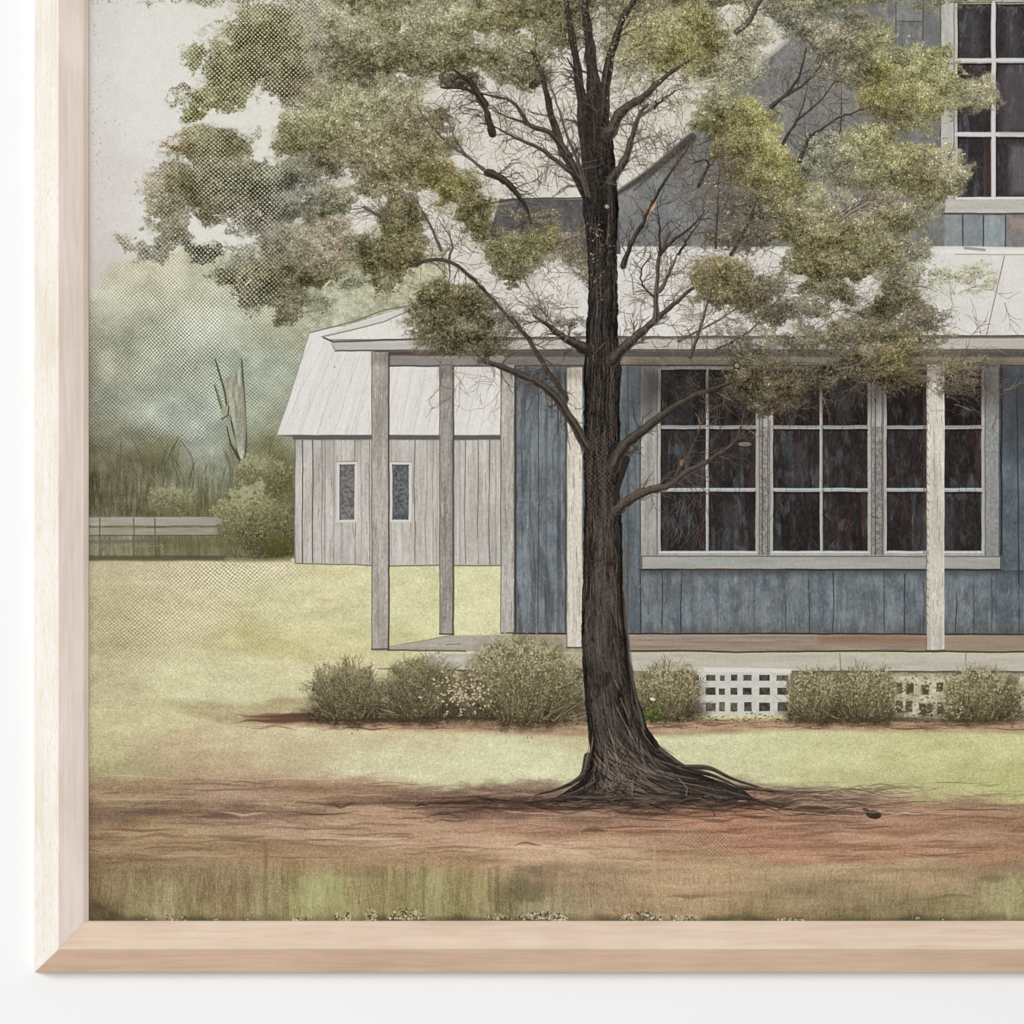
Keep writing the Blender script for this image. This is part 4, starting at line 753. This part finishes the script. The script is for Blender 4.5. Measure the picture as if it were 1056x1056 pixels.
lit = gauss(u, py, .42, 620, .22, 150) * .07 + gauss(u, py, .45, 300, .3, 200) * .0
edge = -.07 * ss(.16, 0, u) - .09 * ss(.78, 1, u)
C = base * .88 + (bark * .92 + lit + edge)[..., None] * np.array([1, .94, .88], np.float32)
C += (weave(px, py, 5.2) * .05 * gauss(px, py, 620, 480, 30, 60))[..., None] * np.array([1.2, 1, .8], np.float32) + GC[s] * .012
put(s, a.astype(np.float32), C, lt)
for k in range(520):                                          # bark fissures and lit flakes
    v = rng.uniform(200, 815); uu = rng.uniform(.05, .95); ln = rng.uniform(5, 30)
    q = []
    for j in range(4):
        yy = min(826, v + ln * j / 3); q.append((np.interp(yy, yk, xl) + (np.interp(yy, yk, xr) - np.interp(yy, yk, xl)) * (uu + rng.normal(0, .012)), yy))
    c = [(38, 33, 29), (44, 38, 34), (118, 104, 92), (98, 84, 74), (138, 122, 108)][rng.integers(5)]
    line(q, [.5, 1.2, 1.2, .4], c, None, rng.uniform(.15, .45))
rt = [([(606, 780), (600, 800), (580, 812), (552, 820)], 7), ([(625, 800), (600, 815), (575, 823), (540, 828)], 6), ([(680, 775), (706, 792), (735, 800), (770, 815)], 8), ([(670, 790), (700, 806), (730, 815), (765, 822)], 8), ([(650, 800), (680, 818), (712, 824), (745, 832)], 7),
      ([(640, 806), (655, 822), (672, 830), (690, 836)], 5), ([(625, 808), (622, 822), (610, 830), (590, 834)], 5), ([(700, 792), (730, 792), (755, 803), (800, 818)], 6), ([(745, 815), (775, 824), (810, 834), (850, 838)], 3), ([(720, 822), (733, 832), (738, 842)], 3), ([(760, 812), (800, 816), (830, 820)], 3.5)]
for q, w_ in rt:
    q = curve(q, 6); n = len(q)
    line(q, [w_ * (1 - i / n) + .8 for i in range(n)], (66, 54, 46), lt, .95, 1.4, tex=lambda a_, b_: fbm(a_, b_, 9, 2.4, 5, 3) * .10)
    line([(x, y - w_ * .28) for x, y in q], [w_ * .25 * (1 - i / n) + .4 for i in range(n)], (136, 114, 98), None, .5)
for k in range(700):
    x0 = rng.uniform(608, 660); y0 = rng.uniform(740, 812); dr = rng.uniform(-.25, 1)
    ex = 640 + (dr * 150 if dr > 0 else dr * 260) ; ey = rng.uniform(814, 832); ex = x0 + (ex - x0) * rng.uniform(.3, .9); ey = y0 + (ey - y0) * rng.uniform(.5, 1)
    if ey < y0: ey = y0 + 5
    t0 = rng.uniform(0, .6); P0 = np.array([x0, y0]); P2 = np.array([ex, ey]); P1 = np.array([x0 + (ex - x0) * .3, y0 + (ey - y0) * .75])
    q = [tuple((1 - t) ** 2 * P0 + 2 * t * (1 - t) * P1 + t * t * P2) for t in np.linspace(t0, min(1, t0 + .4), 5)]
    if q[-1][0] > np.interp(q[-1][1], yk, xr) + 8 or q[-1][0] < np.interp(q[-1][1], yk, xl) - 4: continue
    line(q, [.5, 1.4, 1.5, 1.2, .4], [(34, 29, 26), (44, 37, 32), (122, 106, 94), (148, 128, 112), (92, 78, 68)][rng.integers(5)], None, rng.uniform(.25, .7))
for k in range(260):
    x = rng.normal(650, 60); y = rng.normal(826, 4); hstroke(x - 12, y, rng.uniform(10, 34), rng.uniform(.8, 2.2), [(50, 40, 34), (70, 56, 46), (128, 104, 86)][rng.integers(3)], rng.uniform(.3, .7), 1)
line(curve([(645, 560), (644, 620), (650, 680), (656, 720), (664, 752)]), 3.4, (110, 102, 94), lt, .7, 2); line(curve([(641, 540), (640, 600), (645, 670), (650, 715)]), 1.8, (34, 30, 28), None, .8)
for q in ([(628, 752), (634, 772), (637, 790)], [(636, 730), (644, 745), (652, 762)], [(634, 702), (638, 711)], [(640, 720), (648, 740)], [(700, 803), (708, 812), (708, 820)]): line(curve(q), 1.4, (156, 136, 118), None, .55)
dab(626, 700, 4, 8, .3, c3((34, 30, 28)), .4); dab(608, 626, 4, 10, 0, c3((118, 98, 84)), .3)
ld_ = (40, 34, 30)
line([(836, 822), (795, 832), (850, 838), (895, 838)], 1.4, (84, 70, 60), None, .5); dab(901, 840, 8, 4.5, .15, c3((58, 48, 40)), .95); dab(894, 836, 5, 2, .5, c3((58, 48, 40)), .9)
for k in range(120): hstroke(rng.uniform(780, 900), rng.uniform(812, 842), rng.uniform(20, 70), rng.uniform(.7, 1.8), [(84, 66, 56), (196, 168, 146), (116, 92, 78)][rng.integers(3)], rng.uniform(.2, .6), rng.normal(0, 3))

# ---- branches
lbr_ = L('painted_branches', 'dark limbs spreading from the trunk')
BR = [([(607, 200), (601, 120), (594, 60), (584, 0), (580, -60)], 14, 7, 0), ([(616, 160), (612, 90), (607, 40), (604, 0), (606, -70)], 18, 8, 0), ([(622, 120), (627, 70), (640, 25), (658, -10), (680, -80)], 12, 7, 0),
      ([(627, 140), (642, 115), (665, 98), (690, 76), (712, 62)], 14, 4, 1), ([(630, 185), (645, 165), (652, 140), (660, 118), (668, 108)], 10, 5, 1), ([(660, 120), (678, 108), (700, 92)], 4, 1.5, 2),
      ([(608, 205), (590, 172), (578, 148), (567, 112), (560, 80), (548, 52)], 13, 8, 0), ([(606, 200), (597, 170), (585, 140), (572, 100), (565, 80)], 5, 2, 2), ([(586, 160), (568, 138), (545, 128), (530, 106), (508, 99), (485, 96)], 7, 3, 1), ([(590, 178), (562, 157), (540, 146), (520, 136), (505, 128)], 5.5, 2.5, 1),
      ([(545, 128), (528, 122), (505, 112)], 4, 1.5, 1), ([(508, 138), (503, 118), (496, 100), (478, 92), (455, 90)], 8, 4, 0), ([(500, 108), (485, 84), (468, 72)], 9, 5, 0),
      ([(622, 95), (610, 70), (612, 50)], 4, 2, 1), ([(605, 110), (598, 84), (585, 60)], 6, 3, 0),
      ([(503, 178), (520, 186), (530, 196), (540, 210), (548, 232)], 9, 6, 0), ([(500, 176), (480, 160), (462, 148), (445, 130), (430, 110)], 4, 2, 2), ([(480, 160), (468, 142), (460, 120)], 2.5, 1.5, 2), ([(455, 258), (440, 225), (424, 200)], 3.5, 2, 2), ([(428, 232), (405, 222), (390, 212)], 3, 2, 2), ([(405, 230), (388, 221), (375, 214)], 3.5, 3, 2),
      ([(424, 275), (445, 268), (464, 270), (484, 284), (502, 302), (520, 322), (545, 350)], 4, 3.5, 1), ([(462, 270), (466, 250), (452, 225)], 3, 1.5, 2), ([(463, 272), (463, 290), (455, 310)], 2, 1, 2),
      ([(604, 360), (585, 350), (565, 335), (550, 325)], 12, 4, 0), ([(604, 400), (583, 410), (560, 400), (535, 350), (522, 320)], 1, 1, 9),
      ([(500, 372), (520, 379), (545, 390), (565, 402), (582, 422), (606, 462)], 5, 10, 1), ([(528, 328), (545, 350), (562, 378), (572, 392), (584, 412)], 4, 6, 1),
      ([(632, 482), (644, 460), (660, 446), (690, 424), (718, 407), (740, 400), (758, 393)], 15, 4, 1), ([(636, 525), (650, 515), (668, 506), (690, 500), (708, 487), (735, 472), (756, 458), (764, 440), (768, 424)], 12, 1.5, 3), ([(690, 500), (703, 479), (716, 455), (726, 430), (731, 412)], 3, 1.4, 3), ([(703, 478), (694, 462), (688, 452)], 1.5, 1, 3),
      ([(632, 372), (650, 352), (668, 337), (690, 318), (715, 297)], 13, 6, 1), ([(676, 330), (677, 300), (680, 262), (690, 240)], 7, 4, 2), ([(680, 300), (690, 282), (698, 262)], 5, 3, 2), ([(674, 306), (663, 293), (662, 278), (672, 264)], 2.5, 2, 0), ([(712, 368), (720, 345), (728, 318), (736, 290)], 5, 4, 2), ([(700, 352), (740, 330), (770, 312)], 3, 2, 2),
      ([(642, 275), (652, 248), (664, 228), (680, 196), (698, 168), (712, 148)], 6, 3, 0), ([(680, 262), (695, 247), (715, 232), (728, 217)], 4.5, 1.5, 0), ([(680, 260), (680, 235), (678, 215)], 3, 1.5, 0), ([(700, 262), (714, 240), (730, 218)], 3, 1, 0), ([(720, 192), (730, 172), (728, 165), (715, 168)], 4, 2, 0),
      ([(754, 262), (772, 230), (780, 205)], 4, 3, 1), ([(738, 255), (740, 215), (742, 170)], 3, 2, 1), ([(795, 110), (812, 95), (824, 78), (832, 50)], 5, 3, 1), ([(812, 98), (835, 82), (850, 60)], 4, 2, 1), ([(807, 148), (822, 125), (845, 105), (862, 82)], 3.5, 2.5, 1), ([(822, 125), (829, 105), (834, 82)], 2, 1.5, 1),
      ([(824, 166), (832, 148), (836, 138)], 5, 4, 1), ([(836, 142), (860, 124), (880, 116), (898, 110)], 3, 2, 1), ([(866, 138), (868, 110), (868, 90)], 1.5, 1, 1), ([(864, 228), (875, 218), (893, 209)], 3, 2, 1), ([(760, 33), (772, 22), (782, 4), (800, -20)], 6, 5, 2), ([(676, 104), (680, 116)], 2, 1, 0), ([(675, 112), (684, 102), (700, 92)], 2.5, 1.5, 0),
      ([(738, 360), (760, 350), (785, 330), (810, 300)], 3, 1.5, 3), ([(748, 395), (790, 385), (830, 372)], 2, 1, 3)]
BC = [(58, 50, 44), (76, 66, 57), (98, 88, 78), (92, 75, 63)]
def barkx(a_, b_): return fbm(a_, b_, 3, 3, 3, 3) * .07
def branches(sel=None):
    for q, w0, w1, c in BR:
        if c == 9: continue
        q = curve(q, 5); n = len(q)
        w1_ = w1 * (.45 if w0 > 1.2 * w1 else 1)
        W_ = [(w0 + (w1_ - w0) * (i / (n - 1)) ** .85) * (1 + .10 * math.sin(i * 1.7)) for i in range(n)]
        q = [(x + rng.normal(0, .35), y + rng.normal(0, .35)) for x, y in q]
        if w0 > 2.4:
            for i in range(2, n, 2):
                ax = math.atan2(q[i][1] - q[i - 1][1], q[i][0] - q[i - 1][0])
                for e in range(2): twig(q[i][0], q[i][1], ax + rng.choice([-1, 1]) * rng.uniform(.35, 1.1), rng.uniform(10, 30), max(.8, W_[i] * .28), BC[min(c, 2)], rng.uniform(.22, .6), lbr_, 1)
        line(q, W_, BC[c], lbr_, .95, 1.1, tex=barkx, warp=1.6)
        if w0 > 4:
            line([(x - .5, y - W_[i] * .25) for i, (x, y) in enumerate(q)], [v * .28 for v in W_], (124, 112, 100), None, .38, 1.2, warp=1.6)
            line([(x + .6, y + W_[i] * .33) for i, (x, y) in enumerate(q)], [v * .25 for v in W_], (34, 29, 26), None, .5, 1.2, warp=1.6)
branches()
line([(646, 474), (638, 500), (634, 520)], [8, 5, 4], (56, 50, 46), lbr_); line([(560, 60), (575, 110), (590, 150)], 1, (160, 146, 134), None, .4)

TW = [(685, 165, 26, 22, 60), (700, 180, 30, 24, 40), (745, 215, 24, 40, 50), (650, 130, 40, 50, 40), (560, 160, 45, 40, 36), (520, 120, 30, 40, 34), (650, 150, 30, 40, 26), (720, 160, 40, 40, 30), (700, 215, 50, 40, 40), (470, 140, 40, 40, 30), (540, 300, 40, 40, 50), (580, 330, 30, 30, 36), (700, 300, 40, 40, 60), (650, 300, 12, 40, 22), (790, 300, 70, 50, 120), (880, 320, 80, 40, 110), (760, 230, 50, 40, 50), (700, 340, 40, 20, 30),
      (860, 110, 50, 60, 50), (440, 250, 50, 50, 50), (480, 210, 40, 40, 34), (600, 90, 60, 60, 46), (880, 385, 110, 14, 100), (780, 410, 50, 20, 46), (1000, 395, 40, 25, 60), (930, 350, 60, 30, 44), (560, 250, 30, 30, 30), (640, 20, 100, 30, 40), (560, 190, 30, 20, 20), (490, 400, 40, 14, 20)]
for (cx, cy, rx, ry, n) in TW:
    for k in range(n):
        x = rng.normal(cx, rx * .6); y = rng.normal(cy, ry * .6); an = math.atan2(y - 330, x - 620) + rng.normal(0, .8)
        lite = rng.uniform() < .25
        twig(x, y, an, rng.uniform(12, 30), rng.uniform(.6, 1.2), (156, 138, 120) if lite and y > 330 else (112, 100, 90) if rng.uniform() < .6 else (92, 78, 68), rng.uniform(.2, .55), lbr_, 1)

# redraw the heavy foot of each limb lightly over the twigs, then leaves over everything
crown_dabs(90000, .8)
for k in range(400):                                          # thin needles and stems among the leaves
    x = rng.uniform(350, 1000); y = rng.uniform(0, 400); jj = int((y - PY0) * RES); ii = int((x - PX0) * RES)
    if CROWN_A[jj, ii] < .3: continue
    twig(x, y, math.atan2(y - 330, x - 620) + rng.normal(0, .5), rng.uniform(8, 22), .9, [(170, 158, 116), (66, 58, 44), (140, 124, 96)][rng.integers(3)], rng.uniform(.3, .6), lcr, 0)
for (x, y, rx, ry, an, c) in ((626, 213, 3.0, 2.6, .6, (184, 158, 130)), (626, 213, 1.4, 1.2, .6, (206, 186, 160)), (703, 477, 2.4, 4, .2, (176, 124, 84)), (760, 377, 3, 2.6, .4, (190, 168, 122)), (751, 219, 2, 2.6, .6, (206, 168, 142)), (799, 184, 2, 2, 0, (226, 222, 170)), (768, 458, 8, 2.6, 0, (156, 152, 124)), (795, 431, 2.6, 3, 0, (214, 190, 164)), (916, 367, 3, 2, .4, (164, 146, 72)), (1004, 385, 5, 2, .4, (150, 116, 92))):
    if rx > 2.9 and ry > 2.5: dab(x, y, rx + 1, ry + 1, an, c3((60, 48, 40)), .8, lbr_)
    dab(x, y, rx * .85, ry * .85, an, c3(c), .75, lbr_); dab(x + .8, y + .6, rx * .4, ry * .4, an, c3(c) * .7, .6)
poly([(677, 206), (675, 214), (668, 222), (667, 228), (671, 214)], (206, 170, 140), lbr_, 1.0); line([(677, 206), (671, 216), (668, 228)], 1, (160, 104, 72), lbr_, .7)
line([(864, 229), (876, 219), (896, 208)], 2.6, (158, 138, 116), lbr_, .85); line([(864, 230), (877, 221), (897, 210)], 1, (88, 72, 60), lbr_, .8)
for q in ([(334, 116 + 180), (340, 290)], [(253, 294), (259, 288)]): line(q, 1.6, (222, 212, 186), None, .8)
line([(345, 378), (345, 379)], 1, (120, 112, 100))
IMG += (fbm(X, Y, 1.6, 1.6, 13, 1) * .012)[..., None] + (GC * .004)
def soft(A): return (A + .5 * (np.roll(A, 1, 0) + np.roll(A, -1, 0) + np.roll(A, 1, 1) + np.roll(A, -1, 1)) + .25 * (np.roll(np.roll(A, 1, 0), 1, 1) + np.roll(np.roll(A, -1, 0), 1, 1) + np.roll(np.roll(A, 1, 0), -1, 1) + np.roll(np.roll(A, -1, 0), -1, 1))) / 4
IMG += .75 * (IMG - soft(soft(IMG)))                          # the print is crisp: its inks are sharpened
IMG[:] = .56 + (IMG - .56) * 1.08
for ids, k_, g_ in (((lawn, dirt), .86, 1.025), ((lt, lbr_), .72, .97)):
    m_ = np.isin(LAB, ids); v_ = IMG[m_]; y_ = v_.mean(-1, keepdims=True)
    IMG[m_] = (y_ + (v_ - y_) * k_) * g_
IMG *= (1 - .10 * ss(99, 89, X) )[..., None] * np.array([1, .97, .95], np.float32) ** ss(99, 89, X)[..., None]  # soft shade of the left frame lip painted into the pigment
IMG[:] = np.clip(IMG, 0.01, .97)
# === PAINT END =====================================================

# ------------------------------------------------------------------ the framed picture
root = bpy.data.objects.new('framed_picture', None)
S.collection.objects.link(root)
root.location = (0, 0, (528 - 1002.6) / 1000)
root['label'] = 'pale wood framed farmhouse and tree picture hanging on a white wall'
root['category'] = 'framed picture'
def W3(px, py, y):
    """photograph millimetre on the canvas plane -> the same sight line at depth y (measured size of the moulding)"""
    k = (CAM_D + (y - CANVAS_Y)) / CAM_D
    return ((px - 528) / 1000 * k - root.location.x, y, (528 - py) / 1000 * k - root.location.z)
PROF = [(35.8, 1002.7, .0070), (35.8, 1002.7, -.0100), (60.3, 978.8, FRONT_Y), (86.2, 951.8, FRONT_Y), (91.6, 949.6, -.0316), (91.6, 949.6, -.0290), (84.0, 955.0, -.0290), (84.0, 955.0, .0070)]
XR, ZT = 1178.0, -108.0
m_front_l = wood_mat('maple_front', (.75, .645, .575), (.675, .575, .505), (.62, .515, .44), 'Z', .25, (.55, .42, .34))
m_side_l = wood_mat('maple_lit_edge', (.78, .745, .70), (.73, .69, .63), (.68, .61, .51), 'Z', .9, (.60, .47, .28))  # same maple, paler: light from the left put into the bevel's colour
m_lip_l = wood_mat('maple_inner_edge', (.80, .66, .58), (.74, .60, .52), (.68, .54, .46), 'Z', .2, (.5, .36, .28))
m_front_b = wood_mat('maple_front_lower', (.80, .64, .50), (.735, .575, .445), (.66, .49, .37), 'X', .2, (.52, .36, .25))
m_side_b = wood_mat('maple_shaded_edge', (.80, .575, .41), (.73, .515, .36), (.65, .45, .32), 'X', .25, (.50, .34, .24))  # deeper copy of the maple: shade on the downward bevel put into its colour
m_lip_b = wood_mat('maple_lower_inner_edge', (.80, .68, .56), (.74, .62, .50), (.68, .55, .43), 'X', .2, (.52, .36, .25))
def rail(name, ends, mats, label):
    a = [W3(px, py, y) if ends == 'v' else W3(px, py, y) for px, py, y in PROF]
    if ends == 'v': b2 = [W3(px, ZT, y) for px, py, y in PROF]
    else: b2 = [W3(XR, py, y) for px, py, y in PROF]
    n = len(PROF)
    V = a + b2; Fc = []; MI = []
    for i in range(n):
        j = (i + 1) % n
        Fc.append((i, j, n + j, n + i) if ends == 'h' else (j, i, n + i, n + j))
        MI.append({1: 1, 2: 0, 3: 2, 4: 2}.get(i, 0) if i else 1)
    Fc.append(tuple(range(n))[::-1] if ends == 'h' else tuple(range(n))); Fc.append(tuple(range(n, 2 * n)) if ends == 'h' else tuple(range(n, 2 * n))[::-1]); MI += [0, 0]
    me = bpy.data.meshes.new(name); me.from_pydata(V, [], Fc)
    for p, k in zip(me.polygons, MI): p.material_index = k
    import bmesh
    bm = bmesh.new(); bm.from_mesh(me); bmesh.ops.recalc_face_normals(bm, faces=bm.faces); bm.to_mesh(me); bm.free()
    o = link(name, me, root, mats)
    bv = o.modifiers.new('soft_edge', 'BEVEL'); bv.width = .0004; bv.segments = 2; bv.limit_method = 'ANGLE'; bv.angle_limit = math.radians(20)
    o['label'] = label
    return o
rail('frame_rail', 'v', [m_front_l, m_side_l, m_lip_l], 'upright left side of the frame, its bevelled outer edge coloured almost white as if lit')
rail('frame_rail', 'h', [m_front_b, m_side_b, m_lip_b], 'bottom side of the frame, warmer tan with a lower edge coloured darker as if shaded')

# canvas board behind the paint
bm_, nt, b = new_mat('canvas_board', .8, .1); b.inputs['Base Color'].default_value = (.75, .72, .66, 1)
x0, _, z0 = W3(84.5, 954.5, CANVAS_Y); x1, _, z1 = W3(XR, ZT, CANVAS_Y)
ya, yb = CANVAS_Y + .0006, -.0015
V = [(x0, ya, z0), (x1, ya, z0), (x1, ya, z1), (x0, ya, z1), (x0, yb, z0), (x1, yb, z0), (x1, yb, z1), (x0, yb, z1)]
me = bpy.data.meshes.new('painting')
me.from_pydata(V, [], [(0, 1, 2, 3), (5, 4, 7, 6), (0, 4, 5, 1), (2, 6, 7, 3), (1, 5, 6, 2), (0, 3, 7, 4)])
canvas = link('painting', me, root, bm_)

# paint: pigment read from the attribute, with a fine canvas tooth
pm, nt, b = new_mat('paint_on_canvas', .85, .06)
at = nt.nodes.new('ShaderNodeAttribute'); at.attribute_name = 'pigment'
nt.links.new(at.outputs['Color'], b.inputs['Base Color'])
tc = nt.nodes.new('ShaderNodeTexCoord'); nz = nt.nodes.new('ShaderNodeTexNoise')
nz.inputs['Scale'].default_value = 900; nz.inputs['Detail'].default_value = 2
nt.links.new(tc.outputs['Object'], nz.inputs['Vector'])
bu = nt.nodes.new('ShaderNodeBump'); bu.inputs['Strength'].default_value = .08; bu.inputs['Distance'].default_value = .0003
nt.links.new(nz.outputs['Fac'], bu.inputs['Height']); nt.links.new(bu.outputs[0], b.inputs['Normal'])

PIG = np.clip(lin(IMG) * PIGMENT_GAIN, 0, .92).astype(np.float32)
gx = ((PX0 + np.arange(NW + 1) / RES) - 528) / 1000
gz = (528 - (PY0 + np.arange(NH + 1) / RES)) / 1000 - root.location.z
used = {}
for lid, (nm, lbl) in enumerate(NAMES):
    jj, ii = np.nonzero(LAB == lid)
    if len(jj) < 12: continue
    c0 = jj * (NW + 1) + ii
    quad = np.stack([c0 + NW + 1, c0 + NW + 2, c0 + 1, c0], 1)          # faces the room
    uq, inv = np.unique(quad.ravel(), return_inverse=True)
    vj, vi = np.divmod(uq, NW + 1)
    co = np.stack([gx[vi], np.full(len(uq), CANVAS_Y), gz[vj]], 1).astype(np.float32)
    me = bpy.data.meshes.new(nm)
    me.vertices.add(len(uq)); me.vertices.foreach_set('co', co.ravel())
    me.loops.add(len(inv)); me.loops.foreach_set('vertex_index', inv.astype(np.int32))
    me.polygons.add(len(jj)); me.polygons.foreach_set('loop_start', (np.arange(len(jj)) * 4).astype(np.int32))
    me.update(calc_edges=True)
    at_ = me.attributes.new('pigment', 'FLOAT_COLOR', 'FACE')
    col = np.ones((len(jj), 4), np.float32); col[:, :3] = PIG[jj, ii]
    at_.data.foreach_set('color', col.ravel())
    o = link(nm, me, canvas, pm)
    if lbl: o['label'] = lbl
